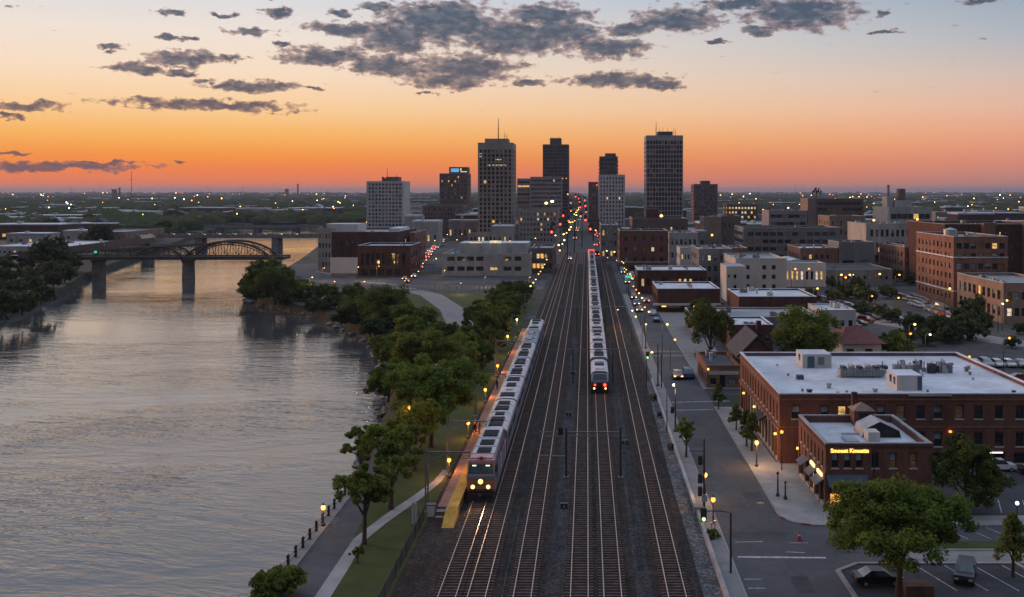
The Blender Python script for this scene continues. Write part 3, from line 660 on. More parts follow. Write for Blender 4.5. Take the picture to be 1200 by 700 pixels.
# tail car of the right train: its end faces the viewer
o = empty('tail_car', (TX[4], 166.5, 0), 0, 'tail car of the right train with red lamps on its dark end', 'train car')
b = MB(); roof_split(b, section(1.45, .95, 3.1, 3.75), .8, 12.2, M['train_side'], M['train_roof'], 3.05)
b.prism([(.8, .95), (.0, 1.2), (.0, 2.3), (.8, 3.35)], -1.4, 1.4, M['train_side'], 'x'); b.build('body', o)
b = MB(); b.face([(-1.15, .03, 2.42), (1.15, .03, 2.42), (1.05, .66, 3.24), (-1.05, .66, 3.24)], M['glass']); b.face([(-1.2, .10, 2.44), (1.2, .10, 2.44), (1.1, .72, 3.22), (-1.1, .72, 3.22)], M['metal_dark']); b.build('rear_window', o)
b = MB(); b.box(-1.25, 1.25, -.05, .0, 1.95, 2.32, M['train_blue']); b.build('white_band', o)
for xx in (-1.42, .4): b = MB(); b.box(xx, xx+1.02, -.06, -.041, 1.35, 1.9, M['train_red']); b.build('red_panel', o)
b = MB(); b.box(-1.35, 1.35, -.04, .0, 1.2, 1.93, M['train_dark']); b.build('end_panel', o)
for s in (-1, 1):
    b = MB(); b.tube([(s*.80, -.12, 1.62), (s*.80, -.03, 1.62)], .24 if s > 0 else .15, M['tail'], 12); b.build('tail_lamp', o)
    b = MB(); b.tube([(s*.92, -.14, 1.05), (s*.92, -.02, 1.05)], .16, M['head'], 12); b.build('marker_lamp', o)
b = MB(); b.prism([(-1.45, .3), (1.45, .3), (1.4, .95), (-1.4, .95)], -.1, .5, M['train_dark'], 'y'); b.build('pilot', o)
for (y0, y1, h) in ((2.0, 4.4, .2), (6.0, 8.0, .14), (9.2, 11.2, .2)):
    b = MB(); b.box(-.75, .75, y0, y1, 3.6, 3.75+h, M['train_dark'] if h < .2 else M['train_roof']); b.build('roof_unit', o)
b = MB(); b.box(-1.3, 1.3, .7, 12.0, .5, .96, M['train_dark']); b.build('underframe', o)
wheels(o, (2.8, 9.8))

# ---- masts and gantries of the overhead line
def make_mast():
    o = empty('catenary_mast'); tag(o, None, 'catenary mast')
    b = MB()
    for (x, y) in ((-.13, -.13), (.13, -.13), (-.13, .13), (.13, .13)): b.box(x-.055, x+.055, y-.055, y+.055, 0, 6.5, M['pole_grey'])
    for k in range(16):
        z = .2+k*.4; b.tube([(-.13, -.13, z), (.13, -.13, z+.38)], .015, M['pole_grey'], 4); b.tube([(.13, .13, z), (-.13, .13, z+.38)], .015, M['pole_grey'], 4); b.tube([(-.13, .13, z), (-.13, -.13, z+.38)], .015, M['pole_grey'], 4)
    b.box(-.28, .28, -.28, .28, 0, .18, M['concrete']); b.build('post', o)
    b = MB(); b.box(-.1, 4.5, -.08, .08, 6.12, 6.28, M['pole_grey']); b.tube([(.1, 0, 5.0), (.9, 0, 5.55), (2.3, 0, 6.12)], .075, M['pole_grey'], 6); b.build('arm', o)
    b = MB(); b.tube([(4.4, 0, 6.15), (4.4, 0, 5.5)], .03, M['pole_grey'], 5); b.tube([(3.4, 0, 5.6), (4.9, 0, 5.5)], .025, M['pole_grey'], 5); b.tube([(4.4, 0, 5.9), (4.4, 0, 5.72)], .07, M['train_dark'], 8); b.build('hanger', o)
    return o
ms = make_mast(); u = False
for k, (x, y) in enumerate(((-16.5, 105.4), (-16.2, 119.6), (-16.4, 150.5), (-16.3, 184), (-16.3, 222), (-16.3, 268))):
    place(ms, u, (x, y, 0), 0, f'{ordn(k)} lattice catenary mast from the near end of the platform', 'catenary masts along the platform'); u = True
o = empty('signal_gantry', (0, 118, 0), 0, 'dark signal gantry spanning the two centre tracks', 'gantry')
for x in (-2.4, 3.85):
    b = MB(); b.box(x-.11, x+.11, -.11, .11, 0, 5.9, M['metal_dark']); b.box(x-.3, x+.3, -.3, .3, 0, .2, M['concrete_dark']); b.build('post', o)
b = MB(); b.box(-2.4, 3.85, -.08, .08, 5.25, 5.37, M['pole_grey']); b.box(-2.4, 3.85, -.05, .05, 4.85, 4.92, M['pole_grey'])
for k in range(8): b.tube([(-2.3+k*.76, 0, 4.9), (-1.95+k*.76, 0, 5.3)], .02, M['pole_grey'], 4); b.tube([(-1.95+k*.76, 0, 5.3), (-1.55+k*.76, 0, 4.9)], .02, M['pole_grey'], 4)
b.build('beam', o)
b = MB(); b.box(-5.6, -2.5, -.05, .05, 5.3, 5.4, M['pole_grey']); b.box(-4.9, -2.5, -.04, .04, 4.8, 4.87, M['pole_grey']); b.box(-5.62, -5.52, -.05, .05, 4.8, 5.6, M['pole_grey']); b.build('side_arm', o)
b = MB(); b.box(-5.5, -2.5, -.04, .04, 2.55, 2.63, M['paving_pale']); b.build('lower_arm', o)
b = MB(); b.box(-3.3, -2.75, -.22, .02, 5.0, 5.9, M['train_dark']); b.tube([(-3.03, -.24, 5.62), (-3.03, -.2, 5.62)], .1, M['metal_dark']); b.build('signal_head', o)
for z in (4.3, 3.7, 3.1, 2.5):
    b = MB(); b.tube([(3.85, 0, z), (4.25, 0, z)], .04, M['pole_grey'], 5); b.ball((4.3, 0, z), .1, M['pole_grey'], 6, 4); b.build('insulator', o)
def gantry2(y, lab):
    o = empty('track_gantry', (0, y, 0), 0, lab, 'gantry', 'thin gantries further up the tracks')
    for x in (-2.4, 4.4):
        b = MB(); b.box(x-.09, x+.09, -.09, .09, 0, 6., M['metal_dark']); b.build('post', o)
    b = MB(); b.box(-6.4, 8.9, -.06, .06, 5.85, 5.97, M['pole_grey']); b.box(-2.4, 4.4, -.04, .04, 5.45, 5.5, M['pole_grey']); b.build('beam', o)
for y, l in ((176, 'thin gantry over the tracks beside the red-lit tail car'), (242, 'thin gantry level with the far end of the platform'), (318, 'farthest thin gantry over the tracks')): gantry2(y, l)
for k, (x, y, l) in enumerate(((-2.7, 151, 'small dark relay box on the grey gravel beyond the gantry'), (-2.4, 106.8, 'small dark relay box on the grey gravel nearest the viewer'), (-2.6, 185, 'small dark relay box far up the grey gravel'), (5.0, 134, 'small dark relay box right of the tail-lit track'))):
    b = MB(); b.box(-.35, .35, -.2, .2, 0, .45, M['train_dark']); b.box(-.4, .4, -.25, .25, .45, .52, M['metal_dark']); b.box(-.12, .12, -.215, -.2, .1, .35, M['metal'])
    tag(b.build('relay_box', loc=(x, y, .02)), l, 'relay box', 'trackside relay boxes')
# ================================================================ BUILDINGS
_WM = {}
def winmesh(w, h, glass, frame='frame', style='sash'):
    """window seen from -Y, centred on its opening: frame bars round a pane set 4 cm back"""
    key = (round(w, 2), round(h, 2), glass, frame, style)
    if key in _WM: return _WM[key]
    b = MB(); w2, h2 = w/2, h/2; f = min(.09, w*.09); fm = M[frame]
    if style == 'plain':
        b.face([(-w2, .03, -h2), (w2, .03, -h2), (w2, .03, h2), (-w2, .03, h2)], M[glass])
        b.box(-w2, w2, -.02, .05, -h2, -h2+f, fm); b.box(-w2, w2, -.02, .05, h2-f, h2, fm)
        n = max(1, int(round(w/2.2)))
        for k in range(n+1): x = -w2+(w-f)*k/n; b.box(x, x+f, -.02, .05, -h2+f, h2-f, fm)
    else:
        top = 'glass_blue' if style == 'blind' else glass
        b.face([(-w2, .04, -h2), (w2, .04, -h2), (w2, .04, 0), (-w2, .04, 0)], M[glass]); b.face([(-w2, .03, 0), (w2, .03, 0), (w2, .03, h2), (-w2, .03, h2)], M[top])
        b.box(-w2, -w2+f, -.02, .06, -h2, h2, fm); b.box(w2-f, w2, -.02, .06, -h2, h2, fm)
        for z in (-h2, -f/2, h2-f): b.box(-w2+f, w2-f, -.02, .06, z, z+f, fm)
    _WM[key] = b.mesh('window'); return _WM[key]
def facade(b, org, ax, W, z0, z1, ops, depth, wall, out):
    """wall rectangle with real openings. ax: unit vector along the wall, out: outward normal"""
    O, A, N = Vector(org), Vector(ax), Vector(out)
    us = sorted({0, W, *[round(o[0], 4) for o in ops], *[round(o[1], 4) for o in ops]}); vs = sorted({z0, z1, *[round(o[2], 4) for o in ops], *[round(o[3], 4) for o in ops]})
    P = lambda u, v, d=0.: O+A*u-N*d+Vector((0, 0, v))
    hole = {}
    for o in ops: hole.setdefault((round(o[2], 4)), []).append(o)
    for vi in range(len(vs)-1):
        va, vb = vs[vi], vs[vi+1]; act = [o for o in ops if o[2]-1e-3 <= va and o[3]+1e-3 >= vb]
        act.sort(); u = 0.
        for o in act:
            if o[0] > u+1e-4: b.face([P(u, va), P(o[0], va), P(o[0], vb), P(u, vb)], wall)
            u = o[1]
        if u < W-1e-4: b.face([P(u, va), P(W, va), P(W, vb), P(u, vb)], wall)
    for o in ops:
        u0, u1, v0, v1 = o[:4]; d = depth
        b.face([P(u0, v0), P(u0, v0, d), P(u0, v1, d), P(u0, v1)], wall); b.face([P(u1, v0), P(u1, v1), P(u1, v1, d), P(u1, v0, d)], wall)
        b.face([P(u0, v1), P(u0, v1, d), P(u1, v1, d), P(u1, v1)], wall); b.face([P(u0, v0), P(u1, v0), P(u1, v0, d), P(u0, v0, d)], M['limestone'])
GL = ['glass', 'glass', 'glass', 'glass_dim', 'glass_blue']
def pick(lit, r):
    x = r.random()
    if x < lit*(.45 if lit < .3 else .9): return r.choice(['lit_warm', 'lit_warm', 'lit_white', 'lit_orange'])
    return r.choice(GL) if x < .75 else 'glass'
def grid(W, z0, z1, nx, nz, wf, hf, mx=None, lit=.06, r=random, style='sash', skip=()):
    mx = W*.04 if mx is None else mx; cw = (W-2*mx)/nx; ch = (z1-z0)/nz; out = []
    for j in range(nz):
        for i in range(nx):
            if (i, j) in skip: continue
            u = mx+cw*(i+.5); z = z0+ch*(j+.5)
            gl = pick(lit, r); gl = 'glass' if (style == 'plain' and gl == 'glass_blue') else gl; st = style if style == 'plain' else ('blind' if (gl == 'glass' and r.random() < .25) else 'sash')
            out.append((u-cw*wf/2, u+cw*wf/2, z-ch*hf/2, z+ch*hf/2, gl, st))
    return out
def bld(name, label, x0, x1, y0, y1, h, wall, roof, front=None, side=None, cat='building', group=None, parapet=.7, inset=.22, fins=None, bands=None,
        coping=None, clutter=0, seed=0, frame='frame', detail=False, extra=None, zbase=1., ztop=1.2):
    r = random.Random(seed or int(abs(x0)*13+y0*7)); W, D = x1-x0, y1-y0
    o = empty(name, (x0, y0, 0), 0, label, cat, group)
    wm = M[wall]; b = MB(); wins = []
    fo = grid(W, zbase, h-ztop, *front[:4], **(front[4] if len(front) > 4 else {}), r=r) if isinstance(front, tuple) else (front or [])
    so_ = grid(D, zbase, h-ztop, *side[:4], **(side[4] if len(side) > 4 else {}), r=r) if isinstance(side, tuple) else (side or [])
    facade(b, (0, 0, 0), (1, 0, 0), W, -.3, h, fo, inset, wm, (0, -1, 0))
    left = x0 > 0
    for f in fo: wins.append((f, ((f[0]+f[1])/2, inset, (f[2]+f[3])/2), 0.))
    if left:
        facade(b, (0, 0, 0), (0, 1, 0), D, -.3, h, so_, inset, wm, (-1, 0, 0)); b.face([(W, 0, -.3), (W, D, -.3), (W, D, h), (W, 0, h)], wm)
        for f in so_: wins.append((f, (inset, (f[0]+f[1])/2, (f[2]+f[3])/2), -math.pi/2))
    else:
        facade(b, (W, 0, 0), (0, 1, 0), D, -.3, h, so_, inset, wm, (1, 0, 0)); b.face([(0, 0, -.3), (0, D, -.3), (0, D, h), (0, 0, h)], wm)
        for f in so_: wins.append((f, (W-inset, (f[0]+f[1])/2, (f[2]+f[3])/2), math.pi/2))
    b.face([(0, D, -.3), (W, D, -.3), (W, D, h), (0, D, h)], wm)
    p = parapet
    for (a, c) in (((.3, .3), (W-.3, .3)), ((.3, D-.3), (W-.3, D-.3)), ((.3, .3), (.3, D-.3)), ((W-.3, .3), (W-.3, D-.3))):
        b.face([(a[0], a[1], h-p), (c[0], c[1], h-p), (c[0], c[1], h), (a[0], a[1], h)], wm)
    b.face([(.6, .6, 0), (W-.6, .6, 0), (W-.6, .6, .02), (.6, .6, .02)], wm)
    if fins:
        n, wd, dp = fins; mx = W*.04
        for k in range(n+1):
            u = mx+(W-2*mx)*k/n; b.box(u-wd/2, u+wd/2, -dp, -.002, zbase-.5, h-ztop+.3, wm)
    if bands:
        for z in bands: b.box(-.12, W+.12, -.12, -.003, z, z+.35, M[coping or 'limestone']); b.box(-.12 if left else W+.003, -.003 if left else W+.12, 0, D, z, z+.35, M[coping or 'limestone'])
    b.build('wall', o)
    b = MB(); b.face([(.3, .3, h-p), (W-.3, .3, h-p), (W-.3, D-.3, h-p), (.3, D-.3, h-p)], M[roof])
    rf = b.build('roof', o)
    cm = M[coping or 'limestone']; b = MB()
    for q in ((-.06, W+.06, -.06, .34), (-.06, W+.06, D-.34, D+.06), (-.06, .34, .34, D-.34), (W-.34, W+.06, .34, D-.34)): b.box(*q, h, h+.12, cm)
    b.build('coping', rf)
    for k in range(clutter):
        b = MB(); ux, uy = r.uniform(1.2, max(1.5, W-3)), r.uniform(1.2, max(1.6, D-3)); s = r.uniform(.7, 2.); hh = r.uniform(.5, 1.5); z = h-p
        mm = M[r.choice(['metal', 'roof_grey', 'concrete_dark', 'stucco'])]
        if r.random() < .3: b.lathe([(.001, 0), (.28, 0), (.28, hh), (.4, hh), (.4, hh+.2), (.001, hh+.28)], mm, 8, (ux, uy, z)); b.build('roof_vent', rf)
        else:
            b.box(ux, ux+s, uy, uy+s*r.uniform(.7, 1.4), z+.1, z+hh, mm); b.box(ux+.1, ux+s*.5, uy+.1, uy+s*.5, z+hh, z+hh+.12, M['metal_dark']); b.box(ux+.05, ux+.15, uy+.05, uy+.2, z, z+.1, mm); b.build('roof_unit', rf)
    for f, loc, rz in wins[:100]:
        w_, h_ = f[1]-f[0], f[3]-f[2]
        if detail:
            fr = MB(); g_ = .07
            for (a0, a1, c0, c1) in ((-w_/2, -w_/2+g_, -h_/2, h_/2), (w_/2-g_, w_/2, -h_/2, h_/2), (-w_/2+g_, w_/2-g_, -h_/2, -h_/2+g_), (-w_/2+g_, w_/2-g_, h_/2-g_, h_/2), (-w_/2+g_, w_/2-g_, -g_/2, g_/2)): fr.box(a0, a1, -.02, .05, c0, c1, M[frame])
            wo_ = fr.build('window', o, False, loc, rz)
            pn = MB(); top = 'glass_blue' if f[5] == 'blind' else f[4]
            pn.face([(-w_/2, .03, -h_/2), (w_/2, .03, -h_/2), (w_/2, .03, 0), (-w_/2, .03, 0)], M[f[4]]); pn.face([(-w_/2, .02, 0), (w_/2, .02, 0), (w_/2, .02, h_/2), (-w_/2, .02, h_/2)], M[top]); pn.build('pane', wo_)
            sl_ = MB(); sl_.box(-w_/2-.1, w_/2+.1, -inset-.08, -.03, -h_/2-.12, -h_/2+.01, M['limestone']); sl_.build('sill', wo_)
            ln = MB(); ln.box(-w_/2-.12, w_/2+.12, -inset-.03, -inset-.004, h_/2+.01, h_/2+.22, M['brick_dark']); ln.build('lintel', wo_)
        else: link('window', winmesh(w_, h_, f[4], frame, f[5]), o, loc, rz)
    rest = wins[100:]
    if rest:
        b = MB()
        for f, loc, rz in rest:
            me = winmesh(f[1]-f[0], f[3]-f[2], f[4], frame, f[5]); c, s = math.cos(rz), math.sin(rz); base = len(b.v)
            b.v += [(v.co.x*c-v.co.y*s+loc[0], v.co.x*s+v.co.y*c+loc[1], v.co.z+loc[2]) for v in me.vertices]
            for pl in me.polygons: b.f.append(tuple(base+i for i in pl.vertices)); b.mi.append(b.mat(me.materials[pl.material_index]))
        s = b.build('window_field', o); s['kind'] = 'stuff'
    return o
def P(pxl, pxr, Y): return XX(pxl, Y), XX(pxr, Y)
def part(o, name, *boxes, m='concrete', top=None):
    b = MB()
    for q in boxes: b.box(*q, M[m] if isinstance(m, str) else m, M[top] if top else None)
    return b.build(name, o)
def aerial(o, x, y, z, h, r=.12, m='metal_dark'):
    b = MB(); b.tube([(x, y, z), (x, y, z+h)], [r, r*.4], M[m], 5); b.tube([(x-.6, y, z+h*.5), (x+.6, y, z+h*.5)], r*.4, M[m], 4); return b.build('antenna', o)
def text(o, s, size, loc, m, rot=(math.pi/2, 0, 0), ext=.03, off=.0, name='lettering'):
    c = bpy.data.curves.new(name, 'FONT'); c.body = s; c.size = size; c.extrude = ext; c.offset = off; c.resolution_u = 3; c.materials.append(M[m])
    t_ = bpy.data.objects.new(name, c); COL.objects.link(t_); t_.parent = o; t_.location = loc; t_.rotation_euler = rot; dg = bpy.context.evaluated_depsgraph_get(); dg.update(); me = bpy.data.meshes.new_from_object(t_.evaluated_get(dg)); bpy.data.objects.remove(t_)
    return (lambda q: (setattr(q, 'rotation_euler', rot), q)[1])(link(name, me, o, loc))
pl_ = dict(style='plain')
# ---- A: small two-storey brick corner building with gold letters
r_ = random.Random(3)
AX, AY, AW, AD, AH = 24.7, 106.0, 11.0, 13.5, 6.9
fa = [(u, u+.68, 4.40, 5.88, g_, s_) for u, g_, s_ in ((.62,'glass','blind'),(1.92,'glass','blind'),(3.14,'glass','blind'),(4.78,'glass','sash'),(6.65,'glass_dim','blind'),(8.75,'glass_dim','sash'))]
fa += [(.45, 2.5, .45, 1.75, 'lit_orange', 'plain'), (2.9, 4.6, .3, 1.75, 'glass_dim', 'plain'), (6.2, 8.2, .5, 1.9, 'glass', 'plain')]
sa = [(1.2+k*1.75, 1.75+k*1.75, 4.2, 5.7, 'glass', 'sash') for k in range(7)] + [(.5, 2.3, .5, 2.4, 'glass_dim', 'plain'), (2.9, 4.6, .4, 2.4, 'glass', 'plain'), (5.3, 7.0, .4, 2.4, 'lit_warm', 'plain'), (7.6, 9.4, .4, 2.4, 'glass', 'plain'), (10.0, 12.6, .4, 2.4, 'glass_dim', 'plain')]
A = bld('corner_building', 'two-storey red brick corner building with gold lettering and grey roof', AX, AX+AW, AY, AY+AD, AH, 'brick_red', 'roof_white', fa, sa, parapet=.75, coping='roof_grey', detail=True)
text(A, 'Smouet Kmuetts', .58, (.5, -.06, 6.02), 'sign_gold', ext=.03, off=.018)
b = MB(); b.prism([(-1.15, 2.82), (-.02, 3.72), (-.02, 3.62), (-1.08, 2.74)], .1, 4.3, M['awning'], 'x'); b.face([(.1, -1.15, 2.82), (4.3, -1.15, 2.82), (4.3, -1.15, 2.66), (.1, -1.15, 2.66)], M['awning']); b.build('awning', A)
part(A, 'fascia', (.3, 4.2, -.10, -.004, 1.84, 2.66), m='metal_dark'); text(A, 'Soul', .62, (.55, -.13, 2.0), 'limestone', ext=.01)
part(A, 'cornice', (-.08, AW+.08, -.08, -.004, 6.55, 6.70), (-.08, -.004, 0, AD, 6.50, 6.66), m='brick_dark')
part(A, 'downpipe', (4.95, 5.05, -.1, -.005, .3, 6.4), m='metal_dark')
for k, (u0, u1) in enumerate(((.4, 3.0), (3.9, 6.3), (8.0, 10.4))):
    b = MB(); b.prism([(-1.0, 2.55), (-.02, 3.25), (-.02, 3.15), (-.94, 2.48)], u0, u1, M['awning_grey'], 'y'); aw = b.build('awning', A)
    if k < 2:
        b = MB(); b.box(-.30, -.12, u0+.5, u1-.1, 3.28, 3.62, M['strip_gold']); b.build('light_strip', A)
for k, u in enumerate((.25, 2.6, 4.95, 7.3, 9.7, 13.1)): part(A, 'pilaster', (-.10, -.004, u-.16, u+.16, 0, 3.9), m='brick_warm')
part(A, 'base_course', (-.06, -.005, .1, AD, 0, .35), (.1, AW, -.06, -.005, 0, .32), m='limestone')
b = MB(); b.box(5.9, 8.1, 11.3, 13.4, 6.2, 7.9, M['brick_red']); b.build('turret', A)
b = MB(); b.v = [(5.7, 11.1, 7.9), (8.3, 11.1, 7.9), (8.3, 13.6, 7.9), (5.7, 13.6, 7.9), (7, 12.35, 8.75)]
for q in ((0, 1, 4), (1, 2, 4), (2, 3, 4), (3, 0, 4), (3, 2, 1, 0)): b.f.append(q); b.mi.append(b.mat(M['brick_tan']))
b.build('turret_roof', A); part(A, 'chimney', (6.1, 6.7, 12.9, 13.45, 8.0, 9.7), m='brick_dark'); part(A, 'turret_opening', (6.5, 7.5, 11.26, 11.298, 6.8, 7.6), m='train_dark')
b = MB(); b.prism([(5.3, 6.2), (9.6, 6.2), (9.4, 6.9), (7.3, 7.9), (5.6, 7.1)], 5.8, 9.4, M['metal'], 'y', M['train_dark']); b.build('skylight', A)
part(A, 'roof_unit', (5.35, 6.6, 3.4, 5.2, 6.15, 7.3), m='stucco'); part(A, 'roof_hatch', (3.0, 4.3, 3.0, 5.6, 6.15, 6.45), m='roof_grey'); part(A, 'roof_curb', (3.5, 5.3, 7.2, 7.6, 6.15, 6.3), m='roof_grey')
part(A, 'wall_lamp', (-.3, -.01, 13.2, 13.4, 3.0, 3.25), m='lamp_warm')
# ---- B: long brick block behind with a white roof
BX, BY, BW, BD, BH = 23.3, 124.0, 33.0, 32.0, 8.5
bx = [1.5, 5.0, 7.1, 11.8, 14.2, 16.6, 18.7, 21.3, 23.6, 26.1, 28.6, 30.8]
fb_ = [(u, u+.98, 5.5, 7.05, ('lit_warm' if k == 2 else 'glass_dim' if k in (4, 7) else 'glass'), ('blind' if k in (1, 3, 6, 0) else 'sash')) for k, u in enumerate(bx)]
fb_ += [(u, u+.98, 2.15, 3.85, 'glass', ('blind' if k in (0, 2) else 'sash')) for k, u in enumerate(bx[4:])] + [(bx[k]-.2, bx[k]+1.2, .1, 1.35, 'glass_dim' if k == 8 else 'glass', 'plain') for k in (6, 8, 9, 10, 11)]
sb_ = [(1.2+k*2.28, 1.95+k*2.28, 4.9, 7.0, ('lit_warm' if k in (3,) else 'glass'), 'sash') for k in range(13)]
sb_ += [(1.0+k*2.28, 2.3+k*2.28, .5, 3.6, ['lit_orange', 'glass_dim', 'lit_warm', 'glass', 'lit_white', 'glass_dim', 'glass', 'lit_warm', 'glass', 'glass_blue', 'lit_orange', 'glass', 'glass_dim'][k], 'sash') for k in range(13)]
B = bld('brick_warehouse', 'long brick commercial block with a broad white roof behind the corner building', BX, BX+BW, BY, BY+BD, BH, 'brick_red', 'roof_white', fb_, sb_, parapet=.45, coping='roof_white', detail=True)
part(B, 'cornice', (-.12, BW, -.10, -.004, 7.75, 7.95), (-.12, -.004, 0, BD, 7.7, 7.92), (-.12, BW, -.08, -.003, 4.45, 4.6), (-.15, -.004, 0, BD, 4.1, 4.3), m='brick_warm')
part(B, 'bay_cornice', (15.6, 20.8, -.24, -.0, 8.3, 8.64), m='limestone')
for k in range(14): part(B, 'pilaster', (-.14, -.004, .55+k*2.28-.2, .55+k*2.28+.2, 0, 4.05), m='limestone' if 1 < k < 10 else 'brick_warm')
part(B, 'base_course', (-.08, -.005, 0, BD, 0, .3), m='limestone')
b = MB(); b.prism([(-1.9, 2.9), (-.02, 3.9), (-.02, 3.75), (-1.85, 2.75)], 9.2, 13.6, M['train_dark'], 'y'); b.build('awning', B)
ph = part(B, 'penthouse', (7.2, 11.3, 21, 25.5, 8.05, 10.0), m='stucco', top='roof_white'); part(ph, 'door', (7.9, 8.9, 20.96, 20.998, 8.1, 9.7), m='awning'); part(ph, 'louvre', (9.4, 10.3, 20.96, 20.998, 8.5, 9.6), m='pole_grey'); part(ph, 'side_window', (7.16, 7.198, 22.5, 23.6, 8.8, 9.7), m='glass')
ph = part(B, 'penthouse', (15.6, 18.8, 4.6, 9.0, 8.05, 9.95), m='stucco', top='roof_white'); part(ph, 'door', (18.2, 18.75, 4.56, 4.598, 8.1, 9.8), m='awning'); part(ph, 'side_window', (15.56, 15.598, 5.2, 6.0, 8.7, 9.6), (15.56, 15.598, 6.8, 7.6, 8.7, 9.6), m='glass')
rr = random.Random(11)
for (cx, cy, n, sx_, sy_) in ((10.6+1.5, 15.2, 1, 0, 0), (19.5, 17.5, 9, 2.6, 1.0), (24.0, 18, 12, 3.4, 1.5)):
    if n == 1:
        b = MB(); b.box(10.7, 16.7, 13.4, 15.2, 8.25, 9.1, M['roof_grey']); b.box(10.9, 11.0, 13.6, 13.7, 8.05, 8.25, M['metal']); b.box(16.3, 16.4, 14.8, 14.9, 8.05, 8.25, M['metal'])
        for k in range(5): b.box(11+k*1.1, 11.6+k*1.1, 13.6, 15, 9.1, 9.5+.2*(k % 2), M['metal'] if k % 2 else M['metal_dark'])
        for k in range(14): b.tube([(10.7+k*.43, 13.3, 8.1), (10.7+k*.43, 13.3, 9.3)], .04, M['pole_grey'], 4)
        b.tube([(10.7, 13.3, 9.3), (16.5, 13.3, 9.3)], .05, M['pole_grey'], 4); b.build('air_handler', B)
    else:
        b = MB()
        for k in range(n):
            x, y = cx+rr.uniform(-sx_, sx_), cy+rr.uniform(-sy_, sy_); s = rr.uniform(.4, 1.3); hz = rr.uniform(.5, 1.5)
            b.box(x, x+s, y, y+s, 8.06, 8.05+hz, M[rr.choice(['metal', 'roof_grey', 'pole_grey', 'metal_dark'])])
            if rr.random() < .5: b.tube([(x+s/2, y+s/2, 8.05+hz), (x+s/2, y+s/2, 8.05+hz+rr.uniform(.2, .9)), ], .09, M['metal'], 6)
        b.build('air_handler', B)
for k in range(22):
    x, y = rr.uniform(1.5, 31), rr.uniform(1.5, 30); b = MB(); s = rr.uniform(.12, .3)
    b.lathe([(.001, 0), (s, 0), (s, s*1.5), (s*1.4, s*1.5), (s*1.4, s*2.1), (.001, s*2.3)], M[rr.choice(['metal_dark', 'pole_grey', 'metal'])], 7, (x, y, 8.05)); b.build('roof_vent', B)
part(B, 'roof_hatch', (4.6, 5.5, 12.0, 12.9, 8.05, 8.6), m='awning')
for k, y in enumerate((1.2, 13.8, 17.0, 26.5)): part(B, 'wall_lamp', (-.45, -.15, y-.12, y+.12, 3.3, 3.55), m='lamp_warm')
part(B, 'wall_lamp', (20.5, 20.75, -.4, -.01, 3.9, 4.1), m='lamp_orange'); part(B, 'light_strip', (16.2, 18.2, -.12, -.01, .98, 1.08), (24.8, 27.0, -.12, -.01, 1.38, 1.5), m='lamp_white')
# ---- small one-storey brick row house beyond the side street
C_ = bld('brick_shop', 'low single-storey brick shop with pilasters north of the long white-roofed block', 20.1, 25.7, 172, 187, 3.7, 'brick_warm', 'roof_dark', [(.6, 1.6, .6, 1.7, 'glass', 'plain'), (2.2, 3.1, .1, 2.2, 'glass', 'plain'), (3.7, 5., .6, 1.7, 'glass_blue', 'plain')],
         [(1+k*2.4, 2.4+k*2.4, .5, 2.4, 'glass', 'plain') for k in range(5)], parapet=.4, coping='brick_red', clutter=2)
part(C_, 'sign_board', (.3, 5.4, -.08, -.005, 2.3, 2.9), m='stucco'); part(C_, 'wall_lamp', (.1, .35, -.3, -.01, 3.1, 3.35), m='lamp_yellow')
# ---- gabled brick barn
o = empty('gabled_house', (26.4, 178, 0), 0, 'dark gabled brick house with steep shingle roof behind the white-roofed block', 'house')
b = MB(); b.prism([(0, 0), (6.4, 0), (6.4, 4.6), (3.2, 7.7), (0, 4.6)], 0, 13, M['brick_dark'], 'y'); b.build('wall', o)
b = MB(); b.prism([(-.5, 4.15), (3.2, 7.85), (6.9, 4.15), (6.9, 4.4), (3.2, 8.1), (-.5, 4.4)], -.4, 13.4, M['shingle'], 'y'); b.build('roof', o)
for x in (1.2, 4.2): link('window', winmesh(.9, 1.4, 'glass', 'frame', 'sash'), o, (x+.5, -.03, 2.4))
part(o, 'chimney', (4.6, 5.4, 9, 9.9, 5.5, 9.4), m='brick_dark')
# white-walled red-roofed house
o = empty('red_roof_building', (48.5, 196, 0), 0, 'low white building under a long hipped red roof between trees', 'building')
b = MB(); b.box(.6, 8, .6, 13, 0, 4.0, M['stucco']); b.build('wall', o)
b = MB(); b.v = [(-.3, 0, 3.9), (9, 0, 3.9), (9, 14, 3.9), (-.3, 14, 3.9), (2.5, 6, 6.4), (5.8, 8, 6.4)]
for q in ((0, 1, 5, 4), (1, 2, 5), (2, 3, 4, 5), (3, 0, 4), (3, 2, 1, 0)): b.f.append(q); b.mi.append(b.mat(M['roof_red']))
b.build('roof', o)
for x in (2., 5.6): link('window', winmesh(1.6, 1.2, 'glass', 'frame_white', 'plain'), o, (x, .55, 2.4))

def auto(name, label, pxl, pxr, Y, py_top, D, wall, roof, front, side=None, **k):
    x0, x1 = P(pxl, pxr, Y); return bld(name, label, x0, x1, Y, Y+D, ZZ(py_top, Y), wall, roof, front, side, **k)
